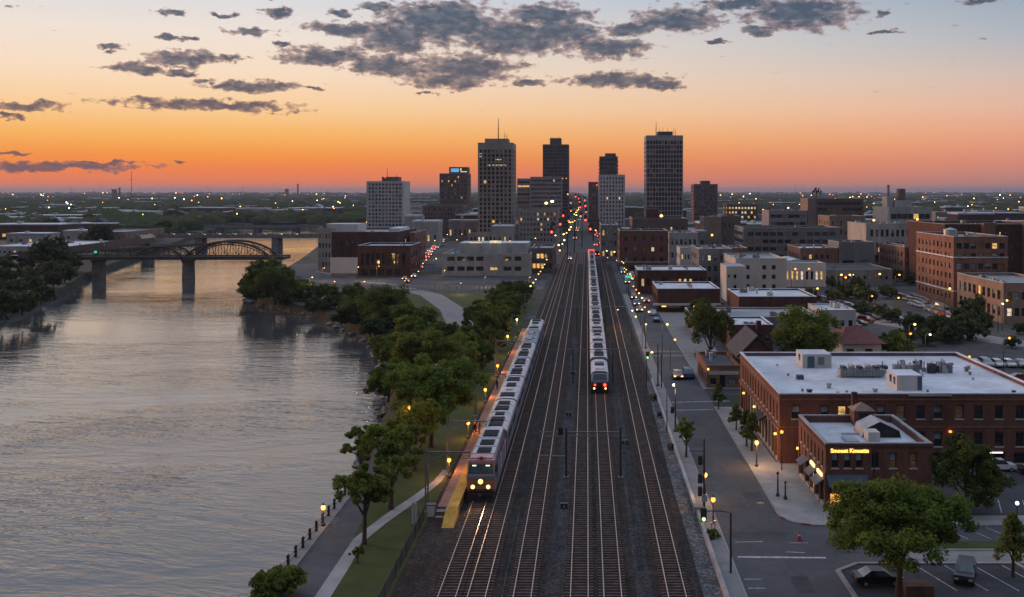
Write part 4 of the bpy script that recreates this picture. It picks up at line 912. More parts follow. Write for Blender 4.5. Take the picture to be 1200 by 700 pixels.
# ---- right-hand mid ground
o = auto('stucco_building', 'pale grey stucco building with few windows right of the tracks', 862, 922, 322, 303.5, 30, 'stucco', 'roof_grey', [(u, u+1.2, z, z+1.3, 'glass', 'plain') for u in (3.2, 8.4, 11.4) for z in (2.6, 5.6, 8.6)], (6, 3, .4, .45), parapet=.5, clutter=8)
part(o, 'stair_tower', (-4.8, 1.2, -14, 0, -.3, 10.6), m='stucco', top='roof_grey'); 
for z in (4.4, 7.6): link('window', winmesh(.8, 1.1, 'glass', 'frame', 'plain'), o, (-2.2, -14.03, z)); 
link('window', winmesh(.5, .8, 'glass', 'frame', 'plain'), o, (-4., -14.03, 7.7))
auto('annexe_building', 'dark flat-topped annexe behind the pale stucco building', 819, 858, 352, 292, 26, 'concrete_dark', 'roof_grey', (5, 3, .5, .5), (4, 3, .5, .5), clutter=4)
o = auto('brick_market', 'low dark brick store with white roof and lit canopy along the street', 770.5, 843.5, 281, 338.7, 22, 'brick_dark', 'roof_white', [(2.6+k*6, 6.4+k*6, 1.0, 2.6, 'glass_dim', 'plain') for k in range(3)], (7, 1, .6, .5, dict(lit=.2)), parapet=.35, coping='roof_white', clutter=4)
part(o, 'canopy', (-1.2, 17.2, -2.2, -.02, 2.0, 2.4), m='limestone'); part(o, 'shop_light', (1, 2.2, -2.3, -2.21, 1.7, 1.95), (9, 9.8, -2.3, -2.21, 1.7, 1.95), m='lamp_warm')
auto('flat_store', 'low brick store with white roof directly right of the stucco stair tower', 866, 957, 256, 348, 21, 'brick_dark', 'roof_white', (9, 1, .4, .3), None, parapet=.35, coping='roof_white', clutter=6)
o = auto('long_shed', 'very low pale-roofed shed in front of the dark brick stores', 812, 962, 231, 372, 19, 'concrete_dark', 'roof_grey', (12, 1, .5, .4), (4, 1, .5, .4), parapet=.3, coping='stucco', clutter=9)
auto('small_store', 'small brick store with white roof beside the gabled house', 856, 906, 213, 381, 14, 'brick_dark', 'roof_white', (5, 1, .5, .45), None, parapet=.3, coping='roof_white', clutter=3)
auto('side_shed', 'small grey-roofed shed near the red-roofed building', 962, 1003, 236, 364, 14, 'stucco', 'roof_white', (4, 1, .5, .4), (3, 1, .5, .4), parapet=.3, clutter=2)
o = auto('brick_hotel', 'four-storey dark red brick block right of the tracks before the tall grid tower', 726, 783, 430, 270.8, 26, 'brick_red', 'roof_grey', (5, 3, .34, .42, dict(lit=.06)), (5, 3, .4, .45), coping='limestone', clutter=4, zbase=2.4, bands=(3.4,))
o = auto('dark_hall', 'dark brown hall with a windowless tower behind the red brick block', 741, 806, 520, 256.5, 34, 'tower_brown', 'roof_dark', (9, 2, .35, .3), (4, 2, .4, .4), clutter=3)
part(o, 'tower', (7.2, 13.6, 3, 10, 15, 24.2), m='brick_dark')
auto('street_block', 'grey three-storey block on the right kerb beyond the brick building', 704, 724.5, 490, 264, 40, 'concrete_dark', 'roof_grey', (4, 3, .5, .5, dict(lit=.2)), (8, 3, .5, .5, dict(lit=.12)), clutter=5)
auto('arcade_building', 'wide pale low block behind the red brick block', 784, 818, 470, 273, 30, 'concrete', 'roof_grey', (6, 2, .5, .4, dict(lit=.15)), (5, 2, .5, .4), clutter=7)
auto('white_shop', 'small white two-storey shop left of the annexe', 797, 820, 402, 291, 16, 'tower_white', 'roof_white', (6, 2, .5, .45), (3, 2, .5, .4), clutter=2)
auto('storefront_row', 'long low storefront row with white strip roof facing the tracks', 747, 828, 331, 317, 20, 'brick_dark', 'roof_white', (12, 1, .55, .45, dict(lit=.35)), (6, 1, .6, .5, dict(lit=.4)), parapet=.3, coping='roof_white', clutter=5)
o = auto('floodlit_block', 'tan block with a bright floodlight on its blank wall', 825, 846, 600, 254.5, 22, 'brick_tan', 'roof_grey', [], (5, 3, .4, .4), clutter=2); part(o, 'wall_lamp', (4.2, 5.2, -.5, -.02, 7.2, 8.2), m='lamp_yellow')
auto('dark_block', 'dark windowless block attached right of the floodlit tan block', 846.5, 868, 600.5, 253.5, 24, 'tower_brown', 'roof_dark', (4, 2, .3, .3), None, clutter=2)
auto('parking_structure', 'wide dark multi-deck parking structure right of centre', 871, 984, 480, 267, 30, 'concrete_dark', 'roof_dark', (12, 4, .9, .5, dict(lit=.10, **pl_)), (5, 4, .9, .5, pl_), clutter=4, fins=(12, .6, .12))
auto('banded_office', 'grey office with long window bands behind the parking structure', 901, 946, 650, 247, 26, 'tower_grey', 'roof_grey', (6, 4, .94, .45, dict(lit=.1, **pl_)), None, clutter=4)
auto('lit_office', 'office with nearly every window glowing orange on the skyline', 852, 888, 800, 239.5, 24, 'tower_brown', 'roof_dark', (9, 6, .6, .5, dict(lit=.85)), (3, 6, .6, .5, dict(lit=.8)), clutter=3)
o = auto('slab_office', 'wide brown slab office with rooftop dish mast on the right skyline', 956, 1012, 650, 233, 24, 'tower_brown', 'roof_dark', (9, 7, .92, .45, dict(lit=.06, **pl_)), [], clutter=4)
part(o, 'end_wall', (-5, 0, .05, 23, 0, 29), m='brick_tan'); b = MB(); b.tube([(2, 8, 28.5), (2, 8, 36)], .35, M['metal_dark'], 5); 
for k in range(5): b.tube([(2-2.5+k*1.2, 8, 31+k % 2*1.5), (2-1.7+k*1.2, 8, 34+k % 2*1.5)], .5, M['metal_dark'], 6)
b.tube([(-1, 8, 33), (6, 8, 33)], .2, M['metal_dark'], 4); b.build('dish_mast', o)
auto('tan_block', 'tan four-storey block in front of the brown slab office', 972, 1014, 520, 253.5, 26, 'brick_tan', 'roof_grey', (8, 4, .4, .5, dict(lit=.08)), (4, 4, .3, .4), clutter=3)
auto('long_office', 'very long pale concrete office with two rows of dark windows', 1015, 1107, 420, 262.5, 30, 'concrete', 'roof_grey', (14, 3, .55, .55, dict(lit=.10)), [], clutter=8, zbase=3)
o = auto('stepped_office', 'stepped white office with a drum tank on the right skyline', 1042, 1092, 700, 243, 40, 'concrete', 'roof_grey', (7, 2, .95, .35, dict(lit=.03, **pl_)), None, clutter=5)
part(o, 'upper_storey', (1, 5, 8, 20, 21, 30), (6, 18, 8, 26, 21, 27), m='concrete'); b = MB(); b.lathe([(.001, 0), (3.0, 0), (3.0, 11), (.001, 11.4)], M['tower_brown'], 16, (13, 16, 24)); b.build('tank', o)
auto('brick_depot', 'low brick depot with a broad white roof right of the pale stucco building', 938, 982, 402, 291, 26, 'brick_warm', 'roof_white', (6, 2, .5, .4, dict(lit=.1)), (6, 2, .5, .4, dict(lit=.15)), clutter=4)
auto('panelled_hall', 'grey-green panelled hall beside the low brick depot', 983, 1024, 402, 284, 18, 'concrete_dark', 'roof_dark', [(1.5, 6, 1, 6.2, 'glass', 'plain'), (7.5, 12, 1, 6.2, 'glass_blue', 'plain')], None, clutter=3)
auto('brick_loft', 'narrow three-storey warm brick loft with long window side facing the tracks', 1060, 1075, 384, 290, 38, 'brick_warm', 'roof_white', (2, 3, .45, .45), (9, 3, .5, .55, dict(lit=.05)), clutter=3)
auto('roofed_market', 'broad low market hall with a dark flat roof', 949, 1046, 362, 316, 30, 'concrete_dark', 'roof_dark', (14, 1, .5, .4, dict(lit=.1)), None, parapet=.2, clutter=4)
auto('lit_arcade', 'cream arcade front glowing under orange lamps', 912, 968, 356, 309, 14, 'tower_white', 'roof_grey', (9, 1, .5, .5, dict(lit=.75)), (3, 1, .5, .5, dict(lit=.5)), parapet=.4)
o = empty('arched_shed', (XX(921, 392), 392, 0), 0, 'white barrel-roofed shed beside the parking structure', 'shed')
b = MB(); b.prism([(0, 0), (8, 0), (8, 4)]+[(4+4*math.cos(a), 4+3.2*math.sin(a)) for a in [math.pi*k/8 for k in range(1, 8)]]+[(0, 4)], 0, 20, M['roof_white'], 'y'); b.build('shell', o); part(o, 'door', (2.5, 5.5, -.05, -.01, 0, 3), m='metal_dark')
auto('pale_terrace', 'warm brick flat block left of the white barrel-roofed shed', 842, 876, 384, 291, 20, 'brick_warm', 'roof_grey', (7, 3, .5, .45, dict(lit=.1)), (4, 3, .5, .5), clutter=4)
# six-storey brick block with bright side
o = auto('brick_tower_block', 'six-storey brick block with rows of windows at the right edge', 1117.5, 1181, 291, 277.5, 33, 'brick_warm', 'roof_grey', (7, 6, .74, .58, dict(lit=.07)), (9, 6, .42, .56, dict(lit=.03)), coping='roof_white', clutter=5, zbase=1.6, bands=(14.2, 4.6), frame='frame')
b = MB(); b.lathe([(.001, 0), (1.9, 0), (2.0, 2.0), (.001, 2.6)], M['metal'], 12, (4, 14, 19.8)); b.build('cooling_tower', o)
o = auto('brick_mill', 'taller plain dark brick mill behind the six-storey brick block', 1107, 1230, 345, 263, 40, 'brick_dark', 'roof_dark', (16, 5, .3, .3), None, clutter=5)
part(o, 'stair_tower', (12, 16, -3, 0, 0, 22.6), (26, 31, -3, 0, 0, 23.2), m='brick_warm')
auto('corner_store', 'cream-and-brick two-storey corner block in front of the six-storey brick block', 1176, 1250, 255, 332, 32, 'brick_tan', 'roof_grey', (8, 2, .7, .5, dict(lit=.15)), (9, 2, .6, .6, dict(lit=.12)), coping='stucco', clutter=6)
# ---- skyline towers
o = auto('glass_grid_tower', 'tallest dark tower with a pale window grid, right of the avenue', 757, 800.5, 750, 159, 26, 'mullion', 'roof_dark', (12, 20, .82, .80, dict(lit=.01, mx=.6, **pl_)), (7, 20, .6, .7, dict(lit=.01, mx=.6, **pl_)), clutter=0, inset=.5, zbase=2, ztop=3.4)
part(o, 'penthouse', (9, 20, 5, 18, 73, 77.5), m='tower_dark'); aerial(o, 7.8, 6, 73, 12, .35); 
for x in (10.5, 13, 16.5, 21, 22.5): aerial(o, x, 8, 74, 5.5+x % 2, .22)
o = auto('balcony_tower', 'grey-brown balcony tower rising behind the white slab right of the avenue', 702.5, 724, 900, 183.5, 22, 'tower_dark', 'roof_dark', (5, 17, .8, .45, pl_), (4, 17, .7, .45, pl_), bands=None)
part(o, 'penthouse', (5, 14.5, 3, 14, 63, 67), m='tower_dark')
for k in range(17): part(o, 'balcony', (-1.0, 0, 2, 18, 8+k*3.2, 8.5+k*3.2), (16.1, 17.1, 2, 18, 8+k*3.2, 8.5+k*3.2), m='tower_grey')
auto('white_slab', 'white gridded slab block just right of the avenue', 701.5, 732.5, 790, 205, 22, 'tower_white', 'roof_grey', (8, 14, .5, .62, dict(lit=.04)), (3, 14, .4, .6), clutter=3, zbase=2)
o = auto('dark_stack', 'narrow dark block with red roof lamps beside the white slab', 689.5, 701, 830, 213.5, 18, 'tower_brown', 'roof_dark', (3, 11, .5, .5, dict(lit=.06)), (3, 11, .5, .5)); part(o, 'roof_lamp', (6.4, 7.4, -.4, 0, 38, 39), (4, 5, -.4, 0, 42, 43), m='lamp_red')
o = auto('small_tower', 'mid-height grey-brown tower alone right of the grid tower', 813, 841, 900, 216, 24, 'tower_brown', 'roof_dark', (10, 11, .5, .55, dict(lit=.04)), (5, 11, .5, .55, dict(lit=.03)), clutter=2); part(o, 'penthouse', (7, 15, 6, 16, 39, 42.8), m='tower_brown')
o = auto('central_tower', 'tall tan tower with ribbed front, corner bays and a roof mast', 560, 601, 660, 167.5, 30, 'tower_tan', 'roof_dark', (8, 20, .66, .70, dict(lit=.03, mx=.5, **pl_)), (6, 20, .55, .70, dict(lit=.03, **pl_)), fins=(8, .6, .55), inset=.5, zbase=4, ztop=4)
part(o, 'penthouse', (4, 19, 5, 20, 64, 67.6), m='tower_tan'); aerial(o, 12.5, 8, 67, 14, .4); aerial(o, 16.5, 8, 67, 5, .2); aerial(o, 18, 8, 67, 4, .2)
part(o, 'window_lights', *[(6+k*1.15, 6.6+k*1.15, -.47, -.46, 49.8, 50.6) for k in range(11)], *[(1.1+k*.8, 1.6+k*.8, -.47, -.46, z, z+.6) for k in range(2) for z in (55.5, 57.2)], *[(11+k*1.6, 11.9+k*1.6, -.47, -.46, 53.5, 54.1) for k in range(3)], m='lit_white')
o = auto('roof_sign_hotel', 'dark brown hotel with a blue lit rooftop sign', 515, 548, 850, 203.5, 24, 'tower_brown', 'roof_dark', (8, 12, .4, .5, dict(lit=.28)), (4, 12, .4, .5, dict(lit=.05)), zbase=6)
part(o, 'sign_block', (8, 23.3, .1, 16, 48, 53.6), m='tower_dark'); part(o, 'sign_panel', (9.5, 16.2, -.05, .08, 49.4, 52.4), m='lamp_blue'); None
part(o, 'sign_mark', (17.2, 18.4, -.05, .08, 50.6, 52.6), (17.5, 22.8, -.05, .08, 49.3, 50.1), m='lit_white')
auto('low_hotel', 'wide dark five-storey block in front of the hotel with the blue sign', 495, 543, 760, 241, 26, 'tower_brown', 'roof_dark', (13, 6, .5, .5, dict(lit=.06)), (4, 6, .5, .5), clutter=4)
o = auto('white_office', 'white twelve-storey office with a square window grid at the left of the skyline', 429.5, 472.5, 880, 212.7, 34, 'tower_white', 'roof_grey', (10, 12, .62, .62, dict(lit=.02)), (5, 12, .05, .1), zbase=3, fins=(10, .35, .3), inset=.5)
part(o, 'penthouse', (12, 26, 6, 22, 41, 46), m='tower_brown'); part(o, 'roof_lamp', (14.5, 15.3, 5.2, 5.9, 45, 46), m='lamp_red'); aerial(o, 16, 10, 46, 8, .25); aerial(o, 24, 10, 46, 3, .2)
auto('cream_office', 'small cream office between the white office and the dark block', 481, 494, 860, 240, 24, 'tower_white', 'roof_grey', (5, 5, .5, .5, dict(lit=.15)), (4, 5, .4, .4), clutter=2)
auto('banded_slab', 'dark horizontally banded slab right of the tall tan tower', 606, 621, 800, 209.5, 26, 'tower_grey', 'roof_grey', (1, 13, .96, .5, dict(mx=.2, **pl_)), None)
auto('pale_slab', 'pale gridded office slab left of the dark tower', 621.5, 658, 780, 207.5, 22, 'tower_grey', 'roof_grey', (15, 13, .66, .6, dict(mx=.4, lit=.02, **pl_)), (4, 13, .6, .6, pl_), clutter=2)
o = auto('dark_tower', 'dark slender tower with a raised centre block left of the avenue', 636, 666.5, 860, 169.5, 26, 'tower_dark', 'roof_dark', (5, 24, .86, .42, dict(lit=.01, **pl_)), (4, 24, .7, .42, dict(lit=.02, **pl_)), zbase=3)
part(o, 'penthouse', (6, 15.5, 1, 16, 72, 78.2), m='tower_dark'); part(o, 'roof_lamp', *[(1+k*3.1, 1.5+k*3.1, -.6, -.3, 44, 44.6) for k in range(7)], (20.6, 21.5, -.6, 0, 30.5, 31.4), m='lamp_warm')
for x in (7, 9, 11.5, 14): aerial(o, x, 6, 78, 2.2, .15)
auto('beige_block', 'beige six-storey block right of the tall tan tower base', 607, 654, 640, 246, 30, 'tower_tan', 'roof_dark', (11, 6, .5, .52, dict(lit=.07)), (6, 6, .45, .5, dict(lit=.08)), clutter=6, zbase=1.5, bands=(18.6,), coping='tower_tan')
o = auto('tower_podium', 'low tan podium with lit entrance at the foot of the tall tan tower', 548, 606, 640, 274, 18, 'tower_tan', 'roof_grey', (12, 1, .5, .6, dict(lit=.5)), (3, 1, .6, .6, dict(lit=.4)), clutter=3)
# ---- left mid ground
o = auto('parking_garage', 'wide pale concrete building with two bands of dark windows left of the tracks', 518, 621.5, 402, 298, 34, 'concrete', 'roof_grey', [(u, u+w, z, z+1.7, ('lit_warm' if (z < 3 and u > 19 and u < 24) else 'glass'), 'plain') for z in (2.0, 5.9) for (u, w) in ((2.0, 2.9), (6, 2.9), (9.6, 2.9), (13.4, 2.9), (24.2, 3.0), (28.5, 2.6))]+[(18.8, 21.8, 2.2, 3.4, 'lit_warm', 'plain')], (8, 2, .6, .4), clutter=6, seed=5)
part(o, 'upper_storey', (5, 33, 14, 32, 7.5, 12.2), m='concrete', top='roof_white'); part(o, 'roof_light_box', (17.5, 22, 13.2, 13.9, 12.3, 13.2), (9, 14, 13.4, 13.95, 12.25, 12.6), m='lit_white')
o = auto('glass_pavilion', 'dark two-storey block with lit ground floor beside the wide pale building', 622.5, 648, 415, 291, 30, 'tower_brown', 'roof_grey', (5, 2, .8, .5, dict(lit=.4, **pl_)), (6, 2, .7, .5, dict(lit=.35, **pl_)), clutter=3)
o = auto('theatre', 'big dark brick theatre with stacked roofs left of the downtown', 389, 466, 425, 272, 46, 'brick_dark', 'roof_grey', (12, 2, .28, .25), (6, 2, .4, .3), clutter=5)
part(o, 'stage_house', (-4, 10, 4, 20, 12, 19.5), m='tower_white'); part(o, 'upper_roof', (22, 27, 8, 30, 16, 17.6), m='roof_white')
o = auto('lobby_building', 'brick lobby block with tall dark columns and a pale roof edge', 419, 481, 398, 288, 24, 'brick_dark', 'roof_white', [(1.2+k*2, 2.6+k*2, 4.4, 9.2, 'glass', 'plain') for k in range(9)]+[(1.5+k*3.2, 3.9+k*3.2, .5, 3, 'glass', 'plain') for k in range(5)], (4, 2, .5, .5, dict(lit=.2)), clutter=2, coping='roof_white')
auto('orange_lit_wall', 'narrow end block washed with warm light right of the theatre', 480, 486, 440, 273, 30, 'brick_warm', 'roof_grey', [], (4, 3, .4, .4, dict(lit=.2)))
o = auto('clock_block', 'narrow pale block with a thin spire left of the theatre', 372.5, 388.5, 425, 268, 30, 'tower_tan', 'roof_grey', (4, 4, .5, .5, dict(lit=.05)), None); b = MB(); b.tube([(2, 3, 17), (2, 3, 23), (2, 3, 30)], [.8, .5, .05], M['tower_dark'], 6); b.build('spire', o)
o = empty('billboard_wall', (XX(387, 396), 396, 0), 0, 'blank pale wall standing before the theatre', 'wall'); part(o, 'panel', (0, 10.5, 0, .5, 1.5, 7.6), m='tower_white'); part(o, 'footing', (0.2, 10.3, .05, .45, 0, 1.5), m='concrete_dark')
# far left bank
o = auto('white_warehouse', 'long white-roofed warehouse across the river at the left edge', -20, 96, 520, 289, 60, 'concrete', 'roof_white', (18, 1, .5, .35, dict(lit=.1)), (8, 1, .3, .3), clutter=6, parapet=.3)
auto('brown_warehouse', 'plain brown box warehouse behind the bridge ramp', 96, 146, 640, 272, 60, 'brick_tan', 'roof_grey', (6, 1, .2, .2), None, clutter=3)
auto('far_depot', 'long low grey depot across the river beyond the brown warehouse', 125, 215, 900, 264, 50, 'concrete', 'roof_grey', (14, 1, .5, .3, dict(lit=.1)), None, clutter=3)
auto('river_depot', 'low brick depot across the river behind the white warehouse', 20, 92, 760, 270, 50, 'brick_dark', 'roof_white', (12, 1, .4, .3, dict(lit=.1)), None, clutter=3)
# ================================================================ BRIDGES
Yb = 418.; xa, xm, xr = XX(116, Yb), XX(221, Yb), XX(319, Yb)
o = empty('arch_bridge', (xa, Yb, 0), 0, 'dark steel arch bridge on two stone piers crossing the river', 'bridge')
W_ = xr-xa; mid = xm-xa
b = MB(); b.box(-24, W_+6, -5, 5, 5.6, 6.6, M['steel_bridge'], M['asphalt']); b.box(-24, W_+6, -5.3, -5.0, 5.55, 7.0, M['steel_bridge']); b.box(-24, W_+6, 5.0, 5.3, 5.55, 7.0, M['steel_bridge']); b.build('deck', o)
for px_ in (0, mid):
    b = MB(); b.prism([(px_-1.7, -7), (px_+1.7, -7), (px_+1.35, 5.4), (px_-1.35, 5.4)], -3, 3, M['stone'], 'y'); b.box(px_-1.8, px_+1.8, -3.3, 3.3, 4.6, 5.38, M['stone']); b.build('pier', o)
def arch(x0, x1, rise, y, z0, half=None, n=14):
    b = MB(); pts = []
    for k in range(n+1):
        f = k/n; x = x0+(x1-x0)*f; q = f if half is None else (f*.5 if half == 'l' else .5+f*.5)
        z = z0+rise*(1-(2*q-1)**2)**.8 if 0 < q < 1 else z0
        pts.append((x, y, z))
    b.tube(pts, .5, M['steel_bridge'], 6)
    b.tube([(p[0], p[1], p[2]-1.1 if 0 < i < len(pts)-1 else p[2]) for i, p in enumerate(pts)], .2, M['steel_bridge'], 5)
    for i, p in enumerate(pts):
        if p[2] > z0+.6:
            b.tube([p, (p[0], y, z0)], .14, M['steel_bridge'], 4)
            if i+1 < len(pts): b.tube([(p[0], y, z0), pts[i+1]] if i % 2 else [p, (pts[i+1][0], y, z0)], .10, M['steel_bridge'], 4)
    return b
for y in (-5.2, 5.2):
    arch(mid+1, W_, 5.6, y, 7.3).build('arch', o); arch(mid-19, mid-1, 3.6, y, 7.3, None, 8).build('arch', o)
    b = MB(); b.box(2, mid-19, y-.2, y+.2, 8.9, 9.3, M['steel_bridge'])
    for k in range(12): b.tube([(2+k*(mid-21)/11, y, 7.3), (2+k*(mid-21)/11, y, 9)], .12, M['steel_bridge'], 4)
    b.build('side_truss', o)
    b = MB(); pp = [(-20+q*(mid+24)/12, y, 7.2+4.3*(q/12)**.75) for q in range(13)]; b.tube(pp, .42, M['steel_bridge'], 5)
    for q in range(1, 13): b.tube([pp[q], (pp[q][0], y, 6.6)], .13, M['steel_bridge'], 4); b.tube([pp[q], (pp[q-1][0], y, 6.6)], .11, M['steel_bridge'], 4)
    b.build('rising_truss', o)
# long ramp viaduct curving behind the arch bridge
o = empty('ramp_viaduct', (0, 0, 0), 0, 'curving dark viaduct ramp climbing behind the arch bridge on the left bank', 'viaduct')
pts = [(-238, 424, 6.6), (-232, 436, 7.0), (-230, 480, 7.6), (-240, 560, 7.2), (-262, 610, 6.4), (-280, 644, 5.9)]
b = MB()
for k in range(len(pts)-1):
    p, q = Vector(pts[k]), Vector(pts[k+1]); d = (q-p).normalized(); n = Vector((-d.y, d.x, 0)).normalized()*3.6
    for off, z0, z1, mm in ((1, -1.6, 0, 'concrete_dark'),):
        b.face([p+n, p-n, q-n, q+n], M['paving']); b.face([p-n+Vector((0,0,1)), p-n+Vector((0,0,-1.8)), q-n+Vector((0,0,-1.8)), q-n+Vector((0,0,1))], M['steel_bridge']); b.face([p+n+Vector((0,0,1)), p+n+Vector((0,0,-1.8)), q+n+Vector((0,0,-1.8)), q+n+Vector((0,0,1))], M['steel_bridge'])
        b.face([p+n-Vector((0,0,1.8)), p-n-Vector((0,0,1.8)), q-n-Vector((0,0,1.8)), q+n-Vector((0,0,1.8))], M['concrete_dark'])
b.build('deck', o)
for (x, y, z) in pts[1:]: 
    b = MB(); b.box(x-.8, x+.8, y-.8, y+.8, -6, z-1.8, M['concrete_dark']); b.build('pier', o)
def flat_bridge(name, label, Y, xl, xr_, z, piers, th=1.2, zp=-6, deep=10):
    o = empty(name, (xl, Y, 0), 0, label, 'bridge'); w_ = xr_-xl
    b = MB(); b.box(0, w_, 0, deep, z-th, z, M['concrete_dark'], M['asphalt']); b.box(0, w_, -.3, 0, z-th-.2, z+.9, M['concrete_dark']); b.box(0, w_, deep, deep+.3, z-th-.2, z+.9, M['concrete_dark']); b.build('deck', o)
    for x in piers: b = MB(); b.prism([(x-xl-2.4, zp), (x-xl+2.4, zp), (x-xl+2.1, z-th), (x-xl-2.1, z-th)], .5, deep-.5, M['stone'], 'y'); b.build('pier', o)
    b = MB()
    for k in range(int(w_/12)): b.tube([(4+k*12, 0, z), (4+k*12, 0, z+4.6)], .12, M['metal_dark'], 4)
    b.build('rail_post', o); return o
flat_bridge('road_bridge', 'flat concrete road bridge behind the arch bridge', 640, XX(178, 640), XX(388, 640), 5.6, (XX(232, 640), XX(322, 640)))
flat_bridge('far_bridge', 'farthest flat bridge low on the river', 880, XX(180, 880), XX(372, 880), 3.5, (XX(255, 880), XX(300, 880), XX(345, 880)), 1.6)
# balustrade along the boulevard
o = empty('balustrade', (0, 0, 0), 0, 'pale post balustrade along the boulevard below the wide pale building', 'balustrade')
b = MB(); b.box(-75, -17, 344, 344.4, 1.3, 1.6, M['concrete']); b.box(-75, -17, 344, 344.4, .0, .25, M['concrete']); b.build('rail', o)
b = MB()
for k in range(40): b.box(-75+k*1.48, -74.6+k*1.48, 344.05, 344.35, .25, 1.3, M['concrete'])
s = b.build('baluster', o)
# ================================================================ RIVERSIDE FENCE, PARK FENCE
o = empty('river_fence', (-26.25, 84, 0), 0, 'row of dark square posts joined by a chain rail along the quay edge', 'fence')
for k in range(15):
    b = MB(); y = 1.2+k*2.35; b.box(-.11, .11, y-.11, y+.11, .1, 1.05, M['metal_dark']); b.prism([(-.14, 1.05), (.14, 1.05), (0, 1.2)], y-.14, y+.14, M['metal_dark'], 'y'); b.build('post', o)
b = MB()
for z in (.45, .82): b.tube([(0, 1.2, z), (0, 34.1, z)], .035, M['metal_dark'], 5)
b.build('chain_rail', o)
o = empty('mesh_fence', (-16.35, 70, 0), 0, 'dark mesh fence between the park lawn and the railway ballast', 'fence')
for k in range(14): b = MB(); b.tube([(0, k*2.5, 0), (0, k*2.5, 1.5)], .045, M['pole_grey'] if k % 4 == 2 else M['metal_dark'], 5); b.build('post', o)
b = MB()
for k in range(108): b.box(-.012, .012, k*.3, k*.3+.035, .08, 1.35, M['metal_dark'])
for k in range(8): b.box(-.014, .014, 0, 32.5, .1+k*.17, .125+k*.17, M['metal_dark'])
b.box(-.03, .03, 0, 32.5, 1.36, 1.42, M['metal_dark']); b.build('mesh_panel', o)
o = empty('trackside_cabinet', (-16.15, 104.2, 0), 0, 'pale metal trackside cabinet at the foot of the nearest mast', 'cabinet'); part(o, 'body', (-.1, .75, -.45, .1, 0, 1.25), m='metal'); part(o, 'lid', (-.15, .8, -.5, .15, 1.25, 1.32), m='pole_grey'); part(o, 'door', (-.02, .67, -.47, -.452, .1, 1.15), m='stucco')
o = empty('marker_posts', (-17.1, 101.2, 0), 0, 'pair of tall pale marker boards beside the concrete path', 'marker board'); part(o, 'board', (-.25, -.02, -.05, .05, .2, 2.3), m='stucco'); part(o, 'board', (.06, .28, -.05, .05, .2, 2.2), m='stucco'); part(o, 'stand', (-.3, .3, -.12, .12, 0, .2), m='concrete_dark')
o = empty('bicycle_rack', (-25.0, 99.3, 0), 0, 'small pair of steel hoops on the quay beside the lamp', 'bicycle rack')
for k in range(3): b = MB(); b.tube([(0, k*.7, 0), (0, k*.7, .75), (.1, k*.7, .9), (.6, k*.7, .9), (.7, k*.7, .75), (.7, k*.7, 0)], .03, M['metal'], 6); b.build('hoop', o)
# ================================================================ TREES
def leafcloud(C, R, nl, leaf, seed, squash=.8):
    """leaves spread round clump centres C with radius R: small rhombic faces, most of them facing outward and up"""
    g = np.random.default_rng(seed); n = len(C)*nl
    ci = np.repeat(np.arange(len(C)), nl); d = g.normal(size=(n, 3)); d /= np.linalg.norm(d, axis=1)[:, None]
    rad = R[ci]*(g.random(n)**.45); p = C[ci]+d*rad[:, None]*np.array([1, 1, squash])
    nrm = d*.8+g.normal(size=(n, 3))*.55+np.array([0, 0, .45]); nrm /= np.linalg.norm(nrm, axis=1)[:, None]
    a = np.cross(nrm, g.normal(size=(n, 3))); a /= np.linalg.norm(a, axis=1)[:, None]; bb = np.cross(nrm, a)
    s = leaf*g.uniform(.6, 1.3, n)[:, None]
    V = np.empty((n, 4, 3)); V[:, 0] = p+a*s; V[:, 1] = p+bb*s*.55+nrm*s*.12; V[:, 2] = p-a*s; V[:, 3] = p-bb*s*.55+nrm*s*.12
    return V.reshape(-1, 3)
def cloudmesh(V, m):
    n = len(V)//4; me = bpy.data.meshes.new('crown'); me.vertices.add(len(V)); me.vertices.foreach_set('co', V.astype(np.float32).ravel())
    me.loops.add(4*n); me.loops.foreach_set('vertex_index', np.arange(4*n, dtype=np.int32)); me.polygons.add(n); me.polygons.foreach_set('loop_start', np.arange(0, 4*n, 4, dtype=np.int32))
    me.materials.append(m); me.update(calc_edges=True); me.validate(); return me
